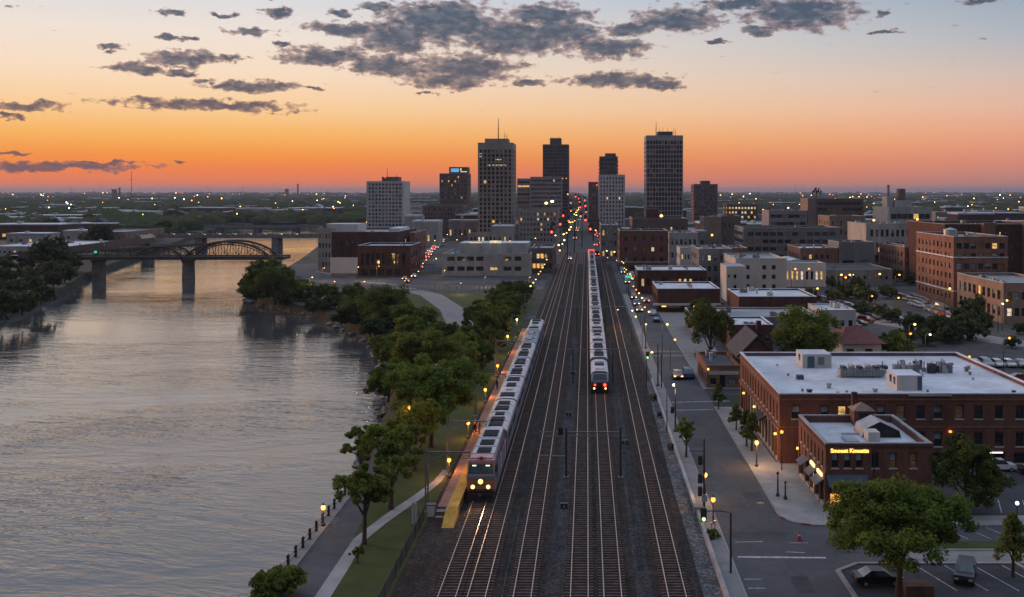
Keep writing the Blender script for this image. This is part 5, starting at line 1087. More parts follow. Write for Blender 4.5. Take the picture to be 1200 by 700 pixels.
def make_tree(name, h, w, leafm, seed, nclump=70, nl=60, leaf=.2, low=.28, shape='round', rk=1.):
    g = np.random.default_rng(seed); r = w/2; zc = h*(low+1)/2; rz = h*(1-low)/2
    lobes = []
    nlb = 9 if shape == 'round' else 5
    for k in range(nlb):
        t = k*2.4+g.random(); q = g.uniform(-.45, .55); rr = math.sqrt(max(0, 1-q*q))*g.uniform(.35, .62)
        lobes.append((r*rr*math.cos(t), r*rr*math.sin(t), zc+rz*q*.9, g.uniform(.42, .58)))
    lobes.append((0, 0, zc+rz*.3, .6))
    C = []; R = []
    for k in range(nclump):
        if shape == 'cone':
            f = g.random()**.8; t = g.random()*6.28; rad = r*(1-f)**.7*g.uniform(.5, 1.); C.append((rad*math.cos(t), rad*math.sin(t), h*low+(h*(1-low))*f*.97)); R.append(r*g.uniform(.2, .34)); continue
        L_ = lobes[g.integers(len(lobes))]; d = g.normal(size=3); d[2] = d[2]*.9+.25; d /= np.linalg.norm(d); k_ = g.uniform(.55, 1.05)
        C.append((L_[0]+d[0]*r*L_[3]*k_, L_[1]+d[1]*r*L_[3]*k_, L_[2]+d[2]*rz*L_[3]*k_)); R.append(r*g.uniform(.12, .26)*rk)
    C = np.array(C); R = np.array(R); C[:, 2] = np.clip(C[:, 2], h*low*.85, h)
    o = empty(name)
    b = MB(); tr = max(.07, h*.026)
    b.tube([(0, 0, -.2), (0, 0, h*.06), (w*.01, 0, h*low), (w*.02, w*.01, h*.55), (0, 0, h*.85)], [tr*1.5, tr*1.1, tr*.9, tr*.6, tr*.15], M['trunk'], 7)
    for k, L_ in enumerate(lobes[:7]):
        z0 = h*(low*.7+.05*k); b.tube([(0, 0, z0), (L_[0]*.5, L_[1]*.5, z0+(L_[2]-z0)*.45), (L_[0], L_[1], L_[2]), (L_[0]*1.35, L_[1]*1.35, L_[2]+rz*.25)], [tr*.55, tr*.4, tr*.22, tr*.06], M['trunk'], 5)
    b.build('trunk', o)
    link('crown', cloudmesh(leafcloud(C, R, nl, leaf, seed+1), M[leafm]), o)
    return o
def tree1(px, py, h, w, lab, leafm='leaf', seed=1, X=None, Y=None, **k):
    p = at(px, py) if X is None else Vector((X, Y, 0)); o = make_tree('tree', h, w, leafm, seed, **k); o.location = (p.x, p.y, 0); tag(o, lab, 'tree'); return o
N = dict(nclump=80, nl=130, leaf=.16, rk=.80)
tree1(1053, 706, 9.7, 13.0, 'large broad green tree hiding the black car beside the parking lot', 'leaf', 21, nclump=175, nl=250, leaf=.155, low=.34, rk=.74)
tree1(1132, 600, 7.4, 8.8, 'dark dense tree at the right side of the gold-lettered corner building', 'leaf_dark', 5, nclump=120, nl=170, leaf=.16, low=.10, rk=.85)
tree1(1187, 676, 5.3, 3.3, 'slender young tree in the planting bed at the right edge', 'leaf', 6, nclump=60, nl=70, leaf=.13, low=.28, shape='cone')
tree1(427, 638, 7.6, 5.6, 'nearest park tree leaning over the promenade', 'leaf', 8, **dict(N, nclump=75), low=.42)
tree1(458, 597, 9.2, 7.0, 'second park tree from the front, between promenade and lawn path', 'leaf', 9, **N, low=.32)
tree1(486, 552, 8.6, 7.8, 'third park tree from the front, with a bright yellow-green crown', 'leaf_bright', 10, **N, low=.22)
tree1(505, 524, 11.2, 13.5, 'widest tree of the riverside park, behind the bright crown', 'leaf', 12, nclump=140, nl=190, leaf=.20, low=.20, rk=.8)
tree1(436, 580, 6.2, 4.6, 'thin tree overhanging the river left of the second park tree', 'leaf', 13, **dict(N, nclump=40), low=.35, X=-25.9, Y=117.)
tree1(330, 700, 2.5, 4.5, 'round dark-green bush at the bottom of the quay', 'leaf', 14, nclump=150, nl=130, leaf=.12, low=.0, X=-25.0, Y=82.9)
tree1(500, 452, 9.3, 13, 'broad park tree behind the widest one, beside the river', 'leaf', 15, nclump=120, nl=170, leaf=.22, low=.12, rk=.85)
tree1(420, 690, 1.6, 1.3, 'tiny sapling on the lawn just inside the path', 'leaf', 16, nclump=24, nl=50, leaf=.1, low=.3, X=-20.4, Y=91)
for k, (px, py, h, w, lm, lab) in enumerate(((540,440,6.5,8,'leaf','full tree beside the catenary mast, right of the widest tree'),(530,470,6,6,'leaf_dark','dark tree on the lawn just right of the widest tree'),(455,470,6,7,'leaf','tree hanging over the water left of the broad park tree'),(462,430,6.5,9,'leaf','tree on the bank above the broad park tree, by the water'),(478,400,5.5,8,'leaf_bright','low bright-green tree on the bank above the broad park tree'),(520,402,5,7,'leaf_dark','dark low tree inside the curve of the parkway road'),
    (545,430,7,7,'leaf','tree between the widest park tree and the platform'),(563,395,7.5,8,'leaf_dark','dark tree beside the second orange platform lamp'),(578,384,6,10,'leaf_bright','bright spreading tree close to the far half of the platform'),
    (590,372,7,9,'leaf_dark','dark tree behind the bright spreading one near the platform'),(604,362,7.5,9,'leaf_dark','dark tree level with the end of the platform train'),(585,355,5.5,8,'leaf','green tree on the strip between parkway and railway'),
    (612,350,5.5,7,'leaf_dark','last dark tree before the wide pale building, near the tracks'),(566,366,3.6,6,'leaf','small round tree standing alone on the pale parkway verge'),(446,386,11.5,15,'leaf_dark','tallest dark tree of the clump at the river bend'),
    (428,378,8,12,'leaf_dark','left dark tree of the clump at the river bend'),(466,388,7.5,12,'leaf','right-hand green tree of the clump at the river bend'),(487,392,6,10,'leaf_dark','dark tree on the bank between the bend clump and the parkway'),
    (492,384,5,9,'leaf_bright','bright tree just below the parkway curve'),(412,362,7,11,'leaf_dark','dark tree near the pale embankment wall'),(397,362,5.5,9,'leaf_dark','low dark tree left of the pale embankment wall'),(375,352,4.5,10,'leaf_dark','low dark bush behind the paved river terrace'),
    (322,357,11.5,13,'leaf_dark','larger dark tree on the promontory by the arch bridge'),(300,352,12.3,12,'leaf_dark','dark tree at the tip of the promontory, leftmost there'),(340,352,6,11,'leaf_dark','low dark tree right of the promontory pair'),(312,342,11,12,'leaf_dark','dark tree behind the promontory pair'),
    (352,344,4,10,'leaf_dark','dark bush behind the river terrace wall'),(538,420,5.5,7,'leaf','green tree left of the platform midpoint'),(548,408,5,6,'leaf_dark','dark tree left of the platform, behind a green one'),
    (832,417,11.2,11,'leaf_dark','big dark tree beside the small brick shop'),(930,452,9.0,13.5,'leaf','big round green tree behind the white-roofed block'),(858,405,6,7,'leaf_dark','dark tree between the gabled house and the big dark tree'),
    (1047,420,5.5,8,'leaf_dark','dark tree right of the red-roofed building'),(820,388,7.5,8,'leaf_dark','dark tree before the lit canopy store'))):
    n_ = 120 if w > 12 else 80
    X_o = None
    if px == 930: tree1(px, 0, 12.9, 13.6, lab, lm, 40+k, nclump=200, nl=100, leaf=.24, low=.08, X=XX(941, 181), Y=181.); continue
    tree1(px, py, h, w, lab, lm, 40+k, nclump=n_, nl=90, leaf=.27, low=.06, rk=.95)
for k, (x, y, h, w, lab) in enumerate(((12.3,127,5.0,3.3,'young tree on the left pavement next to the low barrier'),(19.9,155,3.9,2.5,'small tree at the corner of the long brick block'),(20.6,141.5,3.5,2.3,'second small tree along the long brick block'),(20.9,130,4.8,2.6,'paired young tree in front of the long brick block, nearer one'),(20.6,132.3,4.6,2.4,'paired young tree in front of the long brick block, farther one'))):
    o = make_tree('street_tree', h, w, 'leaf_dark' if k else 'leaf', 80+k, nclump=45, nl=70, leaf=.13, low=.32, shape='cone' if k else 'round'); o.location = (x, y, .1); tag(o, lab, 'tree', 'young trees along the street')
for k, (x, y, s) in enumerate(((-19.5,190,5.5),(-22.5,200,7),(-19,212,5),(-23,226,7),(-19.5,236,6),(-18.8,250,5),(-21,262,7),(-19.2,280,6),(-20.5,298,6.5),(-23.5,182,5.5),(-25,312,6),(-19,318,5))):
    o = make_tree('tree', s*1.02, s, 'leaf_dark' if k % 3 else 'leaf', 140+k, nclump=60, nl=70, leaf=.26, low=.02, rk=1.05); o.location = (x, y, 0); tag(o, 'bushy tree of the dense belt between the parkway and the far half of the platform', 'tree', 'belt of trees beside the far platform')
def shrub(x, y, s, lab, seed):
    o = make_tree('shrub', s*.8, s, 'leaf', seed, nclump=26, nl=50, leaf=.12, low=.02); o.location = (x, y, 0); tag(o, lab, 'shrub')
shrub(11.9, 97.2, 1.2, 'small shrub by the barrier wall near the street lamp pole', 91); shrub(-24.2, 131, 3, 'shrub at the end of the promenade', 92); shrub(-22.6, 112, 1.8, 'low shrub on the lawn beside the second park tree', 93)
# middle and far trees: three prototypes each, copied
MT = [make_tree('tree', 8, 10, 'leaf_far', 100+k, nclump=60, nl=32, leaf=.62, low=.04) for k in range(4)]; MU = [False]*4
def mtree(x, y, s, lab, grp):
    k = random.randrange(4); place(MT[k], MU[k], (x, y, 0), random.uniform(0, 6), lab, grp, s); MT[k]['category'] = 'tree'; MU[k] = True
for o in MT: o['category'] = 'tree'
def in_river(x, y, mg=6):
    if y > 1060 or y < -300: return False
    def xi(L):
        L = sorted(L, key=lambda q: q[1])
        for a, c in zip(L, L[1:]):
            if a[1] <= y <= c[1]: return a[0]+(c[0]-a[0])*(y-a[1])/max(1e-6, c[1]-a[1])
        return None
    r_, l_ = xi(RB), xi(LBK)
    return r_ is not None and l_ is not None and l_-mg < x < r_+mg
# left-bank grove
gl = 'dark grove on the far bank below the bridge'
for (px, py) in ((5,372),(25,374),(48,370),(68,358),(12,352),(35,350),(58,345),(80,338),(8,336),(30,334),(52,330),(72,325),(88,325),(-12,360),(-30,372),(98,318),(66,312),(45,318),(20,320),(92,332)):
    p = at(px, py); mtree(p.x-5, p.y, random.uniform(.75, 1.15), 'dark rounded tree of the dense grove on the far river bank', gl)
p = at(62, 322); mtree(p.x, p.y, 1.9, 'tallest tree of the grove on the far bank, rising towards the viaduct ramp', gl)
# shore fringe right bank
for k in range(len(RB)):
    x, y = RB[k]
    if 150 < y < 420:
        for q in range(9): mtree(x+random.uniform(-2.2, 3), y+random.uniform(-9, 9), random.uniform(.25, .55), 'low dark bush of the fringe on the near river bank', 'bushes fringing the near river bank')
for (x, y) in [(-150+random.uniform(0, 30), 560+k*60+random.uniform(-20, 20)) for k in range(8)]:
    if not in_river(x, y): mtree(x, y, random.uniform(.8, 1.3), 'dark tree on the bank beyond the theatre', 'trees on the bank beyond the theatre')
for (px, py, s) in ((978,356,.8),(990,352,1.1),(1003,350,1.2),(1014,356,1.0),(1040,350,.8),(1010,372,.8),(1030,374,.7),(1045,378,.7),(1070,392,.9),(1095,398,1.0),(1112,402,1.0),(1134,398,1.25),(1142,388,1.3),(1150,372,1.1),(1162,370,.8),(1195,392,.5),(1085,405,.7),(1186,408,.5),(1062,404,.6),(838,300,1.3),(848,303,1.0),(1120,386,.6)):
    p = at(px, py); mtree(p.x, p.y, s*.72, 'dark tree between the car parks and lanes at the right', 'trees between the right-hand car parks')
for k in range(60):
    px, py = random.uniform(0, 430), 236+58*random.random()**1.5; p = at(px, py)
    if in_river(p.x, p.y, 12): continue
    mtree(p.x, p.y, random.uniform(1.0, 1.9), 'dark tree scattered among the low roofs beyond the river', 'trees scattered beyond the river')
for k in range(34):
    px, py = random.uniform(840, 1200), 238+14*random.random(); p = at(px, py); mtree(p.x, p.y, random.uniform(1.0, 1.9), 'dark tree on the plain behind the right-hand offices', 'trees behind the right-hand offices')
# boulders and driftwood on the near bank
for k in range(70):
    i = random.randrange(2, 11); (xa_, ya_), (xb_, yb_) = RB[i], RB[i+1]; f = random.random(); x, y = xa_+(xb_-xa_)*f, ya_+(yb_-ya_)*f; s = random.uniform(.4, 1.3)
    if k == 0: ROCK = MB().ball((0, 0, 0), 1, M['stone'], 7, 5, .7).mesh('boulder'); [setattr(v_, 'co', v_.co*random.uniform(.8, 1.2)) for v_ in ROCK.vertices]
    o = link('boulder', ROCK, None, (x-random.uniform(1.2, 3.4), y, random.uniform(-2.6, -1.6)), random.uniform(0, 6)); o.scale = (s, s*.8, s*.7); tag(o, 'grey boulder at the water line of the near river bank', 'boulder', 'boulders along the near river bank')
# far woods: one mass
ico = [(0,0,1),(.89,0,.45),(.28,.85,.45),(-.72,.53,.45),(-.72,-.53,.45),(.28,-.85,.45),(.9,0,-.3),(.28,.85,-.3),(-.72,.53,-.3),(-.72,-.53,-.3),(.28,-.85,-.3)]
icf = [(0,1,2),(0,2,3),(0,3,4),(0,4,5),(0,5,1),(1,6,2),(6,7,2),(2,7,3),(7,8,3),(3,8,4),(8,9,4),(4,9,5),(9,10,5),(5,10,1),(10,6,1)]
ico = np.array(ico); icf = np.array(icf)
NF = 15000; g = np.random.default_rng(4)
py = 225+3.2+(52-3.2)*g.random(NF)**1.7; Yf = EYE*F/(py-VY); Yf = np.minimum(Yf, 11500)
pxs = g.uniform(-160, 1400, NF); Xf = (pxs-VX)*Yf/F
cl = np.sin(Xf*.004+1.3*np.sin(Yf*.0021))+np.sin(Yf*.0033+Xf*.0017)+g.normal(size=NF)*.8
keep = cl > -.6
keep &= ~((Yf < 1300) & (Xf > -230) & (Xf < 520)); keep &= ~((Yf < 900) & (Xf > 0))
keep &= ~(np.abs(Xf) < 16+Yf*.004)
for i in np.where(keep & (Yf < 1080))[0]:
    if in_river(Xf[i], Yf[i], 14): keep[i] = False
Xf, Yf = Xf[keep], Yf[keep]; n = len(Xf)
sc = (g.uniform(5, 11, n)*(1+Yf/5000))[:, None, None]
V = ico[None]*(1+g.normal(size=(n, 11, 1))*.16)*sc*np.array([1.25, 1.25, .62]); V[:, :, 2] += sc[:, :, 0]*.38; V[:, :, 0] += Xf[:, None]; V[:, :, 1] += Yf[:, None]
FF = (icf[None]+(np.arange(n)*11)[:, None, None]).reshape(-1, 3)
me = bpy.data.meshes.new('distant_woods'); me.vertices.add(n*11); me.vertices.foreach_set('co', V.astype(np.float32).ravel()); me.loops.add(len(FF)*3); me.loops.foreach_set('vertex_index', FF.astype(np.int32).ravel())
me.polygons.add(len(FF)); me.polygons.foreach_set('loop_start', np.arange(0, len(FF)*3, 3, dtype=np.int32)); me.materials.append(M['leaf_far']); me.update(calc_edges=True)
tag(link('distant_woods', me), 'dark woods spreading over the plain to the horizon', None, None, 'stuff')
# ================================================================ FAR CITY
HP = []
for k, (w_, d_, h_, wm, rm) in enumerate(((11, 9, 4.5, 'stucco', 'roof_grey'), (14, 10, 5, 'tower_white', 'shingle'), (10, 12, 5.5, 'brick_tan', 'shingle'), (24, 16, 6, 'concrete', 'roof_white'), (34, 20, 7, 'brick_dark', 'roof_white'), (40, 18, 5, 'concrete_dark', 'roof_grey'))):
    o = empty('house' if k < 3 else 'low_building'); b = MB(); b.box(0, w_, 0, d_, -.3, h_, M[wm]); b.build('wall', o)
    b = MB()
    if k < 3: b.prism([(-.4, h_-.2), (w_/2, h_+3), (w_+.4, h_-.2)], -.4, d_+.4, M[rm], 'y')
    else: b.box(-.2, w_+.2, -.2, d_+.2, h_, h_+.5, M[rm]); b.box(w_*.3, w_*.3+2, d_*.4, d_*.4+2, h_+.5, h_+1.6, M['metal'])
    b.build('roof', o)
    for q in range(max(2, int(w_/5))):
        x = w_*(q+.5)/max(2, int(w_/5)); b = MB(); b.box(x-.8, x+.8, -.06, -.01, 1.4, 2.9, M['lit_warm'] if (q+k) % 4 == 1 else M['glass']); b.build('window', o)
    o['category'] = 'house' if k < 3 else 'building'; HP.append([o, False])
def house(x, y, k, s, lab, grp, rz=0):
    place(HP[k][0], HP[k][1], (x, y, 0), rz, lab, grp, s); HP[k][1] = True
for i in range(230):
    px, py = random.uniform(-20, 500), 229.5+62*random.random()**1.7; p = at(px, py)
    if in_river(p.x, p.y, 34) or (p.y < 800 and p.x > -330) or (py > 262 and px > 230): continue
    k = random.choice((0, 1, 2, 3, 3, 4, 5)); s = random.uniform(.9, 1.35)*(1+p.y/4000)
    house(p.x, p.y, k, s, 'small gabled house among the dark trees beyond the river' if k < 3 else 'long flat-roofed building among the dark trees beyond the river', 'houses beyond the river' if k < 3 else 'flat-roofed buildings beyond the river', random.uniform(-.25, .25))
for i in range(120):
    px, py = random.uniform(800, 1230), 230+26*random.random()**1.4; p = at(px, py)
    if p.y < 760: continue
    k = random.choice((0, 2, 3, 3, 4, 4, 5)); s = random.uniform(.9, 1.4)*(1+p.y/5000)
    house(p.x, p.y, k, s, 'small gabled house on the plain beyond the right-hand offices' if k < 3 else 'long flat-roofed building on the plain beyond the right-hand offices', 'houses beyond the right-hand offices' if k < 3 else 'flat-roofed buildings beyond the right-hand offices', random.uniform(-.15, .15))
# low downtown fill behind the named blocks
k = 0
for row, Y in enumerate((560, 610, 680, 740, 830, 960, 1100, 1280)):
    x = 24 if Y > 520 else 60
    while x < Y*.45:
        if random.random() < .72:
            house(x, Y+random.uniform(0, 20), random.choice((3, 4, 5)), (random.uniform(.7, 1.2), random.uniform(.8, 1.3), random.uniform(1., 2.4)), 'plain flat-roofed block filling the streets right of the avenue', 'low blocks right of the avenue')
        x += random.uniform(34, 52)
    x = -24
    if Y > 600:
        while x > -Y*.16:
            house(x-34, Y+random.uniform(0, 20), random.choice((3, 4, 5)), (random.uniform(.5, .8), random.uniform(.8, 1.3), random.uniform(1., 2.6)), 'plain flat-roofed block filling the streets left of the avenue', 'low blocks left of the avenue'); x -= random.uniform(34, 48)
for o, u in HP:
    if not u: o.location = (600, 2000, 0)
# masts, chimneys and tanks on the horizon
def far_mast(px, ytop, Y, lab, r=1.2):
    h = ZZ(ytop, Y); o = empty('radio_mast', (XX(px, Y), Y, 0), 0, lab, 'mast'); b = MB(); b.tube([(0, 0, 0), (0, 0, h)], [r, r*.5], M['metal_dark'], 4); b.build('pole', o)
    b = MB(); b.tube([(-h*.08, 0, h*.72), (h*.08, 0, h*.72)], r*.4, M['metal_dark'], 4); b.build('crossarm', o)
far_mast(154, 200, 2900, 'tallest thin radio mast on the left horizon', 1.1); far_mast(285, 217, 5500, 'thin mast with a lamp left of the chimneys'); far_mast(83, 219, 5500, 'short mast at the far left of the horizon'); far_mast(932, 212, 6000, 'thin mast on the horizon right of the small tower'); far_mast(1172, 220, 6000, 'short mast on the right edge of the horizon')
def chimney(px, ytop, Y, r, lab, drum=False):
    h = ZZ(ytop, Y); o = empty('chimney' if not drum else 'water_tank', (XX(px, Y), Y, 0), 0, lab, 'chimney' if not drum else 'water tank'); b = MB(); b.lathe([(r*1.2, 0), (r, h*.9), (r*1.25, h*.92), (r*1.25, h), (.01, h)], M['tower_brown'], 10); b.build('stack' if not drum else 'drum', o)
chimney(349, 216, 5000, 4, 'dark chimney on the left horizon'); chimney(1041, 217, 3000, 3.4, 'slender chimney on the right horizon'); chimney(134, 222, 3500, 8, 'round dark tank on the left horizon', True); chimney(140, 220, 3500, 3, 'small chimney beside the dark tank on the left horizon'); chimney(336, 221.5, 5000, 9, 'low dark silo on the left horizon', True)
# ================================================================ LAMPS
def make_lamp(kind, mm, h):
    o = empty('street_lamp'); o['category'] = 'street lamp'
    if kind == 'globe':
        b = MB(); b.lathe([(.22, 0), (.22, .3), (.09, .45), (.06, h-.5), (.14, h-.42), (.05, h-.35)], M['metal_dark'], 8); b.build('post', o)
        b = MB(); b.ball((0, 0, h-.1), .23, M[mm], 10, 7, 1.15); b.build('luminaire', o); b = MB(); b.lathe([(.2, h+.16), (.06, h+.3), (.01, h+.42)], M['metal_dark'], 8); b.build('cap', o)
    else:
        b = MB(); b.tube([(0, 0, 0), (0, 0, h*.97), (.5, 0, h), (1.3, 0, h)], [.11, .08, .06, .05], M['metal_dark'], 6); b.build('post', o)
        b = MB(); b.ball((1.4, 0, h-.06), .36, M[mm], 8, 5, .8); b.build('luminaire', o)
    return o
LP = {}
def lamp(x, y, kind, mm, h, lab=None, grp='street lamps', s=None, rz=0, light=0):
    if y > 430: mm += '_far'
    key = (kind, mm, h)
    if key not in LP: LP[key] = [make_lamp(*key), False]
    o = place(LP[key][0], LP[key][1], (x, y, 0), rz, lab, grp, s); LP[key][1] = True
    if light:
        l = bpy.data.lights.new('lamp_light', 'POINT'); l.energy = light; l.color = {'lamp_warm': (1, .52, .16), 'lamp_yellow': (1, .7, .3), 'lamp_white': (1, .85, .6), 'lamp_orange': (1, .4, .1), 'lamp_green': (.5, 1, .4)}[mm.replace('_far', '')]; l.shadow_soft_size = .3
        q = bpy.data.objects.new('lamp_light', l); COL.objects.link(q); q.location = (x, y-.5, h-.3)
    return o
lamp(20.3, 122.6, 'globe', 'lamp_warm', 3.1, 'glowing globe lamp on the pavement before the long brick block', light=380)
lamp(12.6, 109.3, 'globe', 'lamp_warm', 2.9, 'glowing globe lamp on the left pavement beside the dark signal pole', light=200)
lamp(12.5, 101.5, 'globe', 'lamp_orange', 2.6, 'short orange globe lamp by the signal pole nearest the viewer', light=50)
lamp(-26.0, 100.9, 'globe', 'lamp_warm', 2.0, 'lit lamp among the dark quay posts', light=40)
lamp(-21.3, 122.9, 'globe', 'lamp_orange', 7.2, 'orange lamp showing through the bright park tree', light=60)
for x, y, mm, lab, L_ in ((-15.9, 118, 'lamp_orange', 'added low amber fill lamp at the near end of the platform beside the locomotive', 60), (-15.9, 160, 'lamp_orange', 'added low amber fill lamp on the platform by the second passenger car', 60), (-15.9, 182, 'lamp_orange', 'added low amber fill lamp on the platform by the fourth passenger car', 60), (-15.9, 137, 'lamp_orange', 'low amber lamp on the platform near the waiting people', 60), (-15.9, 205, 'lamp_orange', 'orange lamp on the platform half-way along the train', 90), (-15.9, 232, 'lamp_yellow', 'yellow lamp at the far end of the platform', 90)):  # lamps beside the locomotive and passenger cars are added to brighten the platform
    lamp(x, y, 'globe', mm, 4.2 if y > 200 else 2.2, lab, light=L_*5)
SL = [(790,451,'lamp_white',141,'dark mast with a white lamp over the left pavement'),(764,413,'lamp_yellow',173,'mast with yellow-green lamps at the street crossing'),(782,380,'lamp_yellow',205,'amber lamp above the lit canopy store'),(791,398,'lamp_warm',190,'amber lamp at the kerb before the big dark tree'),
 (757,380,'lamp_yellow',215,'small yellow lamp left of the street'),(724,363,'lamp_yellow',250,'small yellow-green lamp beside the rightmost track'),(741,364,'lamp_white',240,'pale lamp right of the rightmost track'),(745,371,'lamp_yellow',225,'yellow lamp on the left pavement past the crossing'),
 (932,315,'lamp_orange',330,'left orange lamp over the cream arcade'),(948,315,'lamp_orange',331,'right orange lamp over the cream arcade'),(986,322,'lamp_warm',300,'left orange lamp above the car park trees'),(996,322,'lamp_warm',301,'right orange lamp above the car park trees'),(991,325,'lamp_orange',296,'low orange lamp between the car park trees'),
 (1031,321,'lamp_yellow',305,'yellow lamp beside the car park at the market hall'),(1054,322,'lamp_warm',310,'amber lamp at the narrow brick loft'),(1113,338,'lamp_warm',262,'bright amber lamp at the corner of the six-storey block'),(1175,356,'lamp_white',240,'bright white lamp before the cream-and-brick corner block'),(1180,352,'lamp_warm',243,'amber lamp beside the bright white one at the corner block'),
 (1072,380,'lamp_yellow',200,'yellow lamp by the lane behind the white roof'),(1067,391,'lamp_orange',192,'orange lamp by the lane behind the white roof'),(1183,396,'lamp_orange',185,'orange-topped mast at the right edge'),(1136,418,'lamp_orange',170,'low orange lamp behind the corner of the white roof'),(1090,392,'lamp_white',195,'white lamp in the trees behind the white roof'),
 (958,338,'lamp_warm',270,'amber lamp beside the flat brick store'),(1022,347,'lamp_orange',262,'orange lamp in the car park'),(1053,349,'lamp_warm',258,'amber lamp in the car park beside the lane'),
 (366,325,'lamp_yellow',330,'yellow lamp on the road behind the river terrace'),(348,337,'lamp_warm',318,'amber lamp reflected in the river'),(392,330,'lamp_warm',322,'amber lamp left of the bend clump'),(427,330,'lamp_warm',322,'amber lamp right of the bend clump'),(420,342,'lamp_warm',305,'low amber lamp in the bend clump'),
 (420,313,'lamp_yellow',380,'yellow lamp before the theatre'),(444,312,'lamp_orange',382,'orange lamp before the theatre columns'),(380,314,'lamp_orange',380,'orange lamp at the blank wall'),(521,317,'lamp_yellow',372,'yellow lamp left of the wide pale building'),(511,303,'lamp_warm',410,'warm lamp at the corner of the wide pale building'),(569,325,'lamp_orange',356,'orange lamp in front of the wide pale building'),(540,337,'lamp_yellow',330,'small yellow lamp on the parkway'),(621,325,'lamp_yellow',352,'yellow lamp where the parkway meets the tracks'),
 (659,286,'lamp_yellow',520,'yellow lamp on the left kerb of the avenue'),(664,273,'lamp_yellow',610,'farther yellow lamp on the left kerb of the avenue'),(651,276,'lamp_yellow',590,'yellow lamp before the beige block'),(706,286,'lamp_yellow',520,'yellow lamp on the right kerb of the avenue'),(698,270,'lamp_yellow',660,'yellow lamp right of the avenue signals'),(711,294,'lamp_yellow',470,'amber lamp by the storefront row'),(712,302,'lamp_warm',430,'amber lamp at the storefront row corner'),
 (640,238,'lamp_yellow',760,'bright floodlight on the roof line left of the avenue'),(647,236,'lamp_white',770,'white floodlight beside the bright one left of the avenue'),(775,253,'lamp_warm',560,'amber lamp on the roof behind the red brick block'),(865,270,'lamp_warm',540,'amber lamp at the dark windowless block'),
 (396,237,'lamp_warm',1800,'bright orange floodlight on the plain left of the white office'),(361,251,'lamp_yellow',1100,'bright yellow floodlight by the far bridge'),(1139,240,'lamp_yellow',1600,'brightest floodlight on the right-hand plain'),(1169,234,'lamp_orange',2400,'orange floodlight near the right horizon'),(125,253,'lamp_yellow',1000,'yellow floodlight beyond the river warehouses'),(40,249,'lamp_white',1250,'right lamp of the bright row on the left plain'),(28,249,'lamp_warm',1260,'middle lamp of the bright row on the left plain'),(20,249,'lamp_warm',1270,'left lamp of the bright row on the left plain'),(150,234,'lamp_warm',2400,'glow by the dark tank on the left horizon'),(118,300,'lamp_yellow',500,'yellow lamp pair under the viaduct ramp'),
 (975,270,'lamp_orange',515,'orange lamp at the tan four-storey block'),(1024,258,'lamp_orange',600,'orange lamp before the stepped white office'),(1075,257,'lamp_orange',620,'orange lamp below the drum tank'),(1000,322,'lamp_white',350,'white lamp at the market hall'),(75,281,'lamp_orange',560,'orange lamp on the white warehouse')]
for px, py, mm, Y, lab in SL:
    h = ZZ(py, Y); Hh = 9.
    s = max(.3, h/Hh) if h > 2.5 else .4
    lamp(XX(px, Y)-1.4*s, Y, 'arm', mm, Hh, lab, 'street lamps', s, 0)
    if Y < 420 and px not in (764,):
        l = bpy.data.lights.new('lamp_light', 'POINT'); l.energy = 260*max(.4, (Y/250)**1.5); l.color = (1, .6, .25) if mm != 'lamp_white' else (1, .85, .6); l.shadow_soft_size = .5
        q = bpy.data.objects.new('lamp_light', l); COL.objects.link(q); q.location = (XX(px, Y), Y-1, max(2, h-.8))
# rows of nameless far lamps
cols = ['lamp_warm', 'lamp_yellow', 'lamp_warm', 'lamp_orange', 'lamp_white', 'lamp_orange']
rl = random.Random(12); cnt = 0
FAR = MB()
while cnt < 245:
    px = rl.choice((rl.uniform(0, 430), rl.uniform(0, 430), rl.uniform(810, 1200))); py = 228+52*rl.random()**1.6
    if px > 430: py = 228+30*rl.random()
    p = at(px, py)
    if in_river(p.x, p.y, 8): continue
    s = max(.6, min(2.8, p.y/950)*rl.uniform(.5, 1.2)); mm = rl.choice(cols)
    if cnt >= 95:
        cnt += 1; FAR.ball((p.x, p.y, 8.5*s), .42*s, M[mm+'_far'], 6, 4); FAR.box(p.x-.08*s, p.x+.08*s, p.y, p.y+.16*s, 0, 8.2*s, M['metal_dark']); continue
    lamp(p.x, p.y, 'arm', mm, 9., 'tiny far lamp among the dark trees beyond the river' if px < 500 else 'tiny far lamp on the plain beyond the right-hand offices', 'far lamps beyond the river' if px < 500 else 'far lamps beyond the right-hand offices', s); cnt += 1
tag(FAR.build('distant_town_lights'), 'scatter of tiny town lights over the dark plain', None, None, 'stuff')
for k in range(44):
    side = 1 if k % 2 else -1; Y = 430+k*26; x = side*(13.5 if side > 0 else 14)+rl.uniform(-1.5, 1.5)
    lamp(x, Y, 'arm', rl.choice(['lamp_yellow', 'lamp_warm', 'lamp_warm', 'lamp_orange']), 7., 'yellow lamp of the double row lining the far avenue', 'lamps lining the far avenue', rl.uniform(.6, 1.1)*(1+Y/2600), math.pi if side > 0 else 0)
for k in range(26):    # lamps among the downtown blocks
    px, py = rl.uniform(720, 1010), rl.uniform(264, 312); p = at(px, py); lamp(p.x, p.y, 'arm', rl.choice(cols), 9., 'small lamp in the streets right of the avenue', 'lamps in the streets right of the avenue', .55)
for k in range(16):
    px, py = rl.uniform(490, 640), rl.uniform(272, 300); p = at(px, py); lamp(p.x, p.y, 'arm', rl.choice(cols), 9., 'small lamp at the foot of the left downtown towers', 'lamps left of the avenue', .55)
for k in range(16):
    Y = 236+k*15.; lamp(13.2, Y, 'arm', rl.choice(['lamp_yellow', 'lamp_warm', 'lamp_yellow', 'lamp_orange']), 7., 'yellow lamp of the row on the left pavement of the street beside the tracks', 'lamps on the street beside the tracks', rl.uniform(.6, .85), 0)
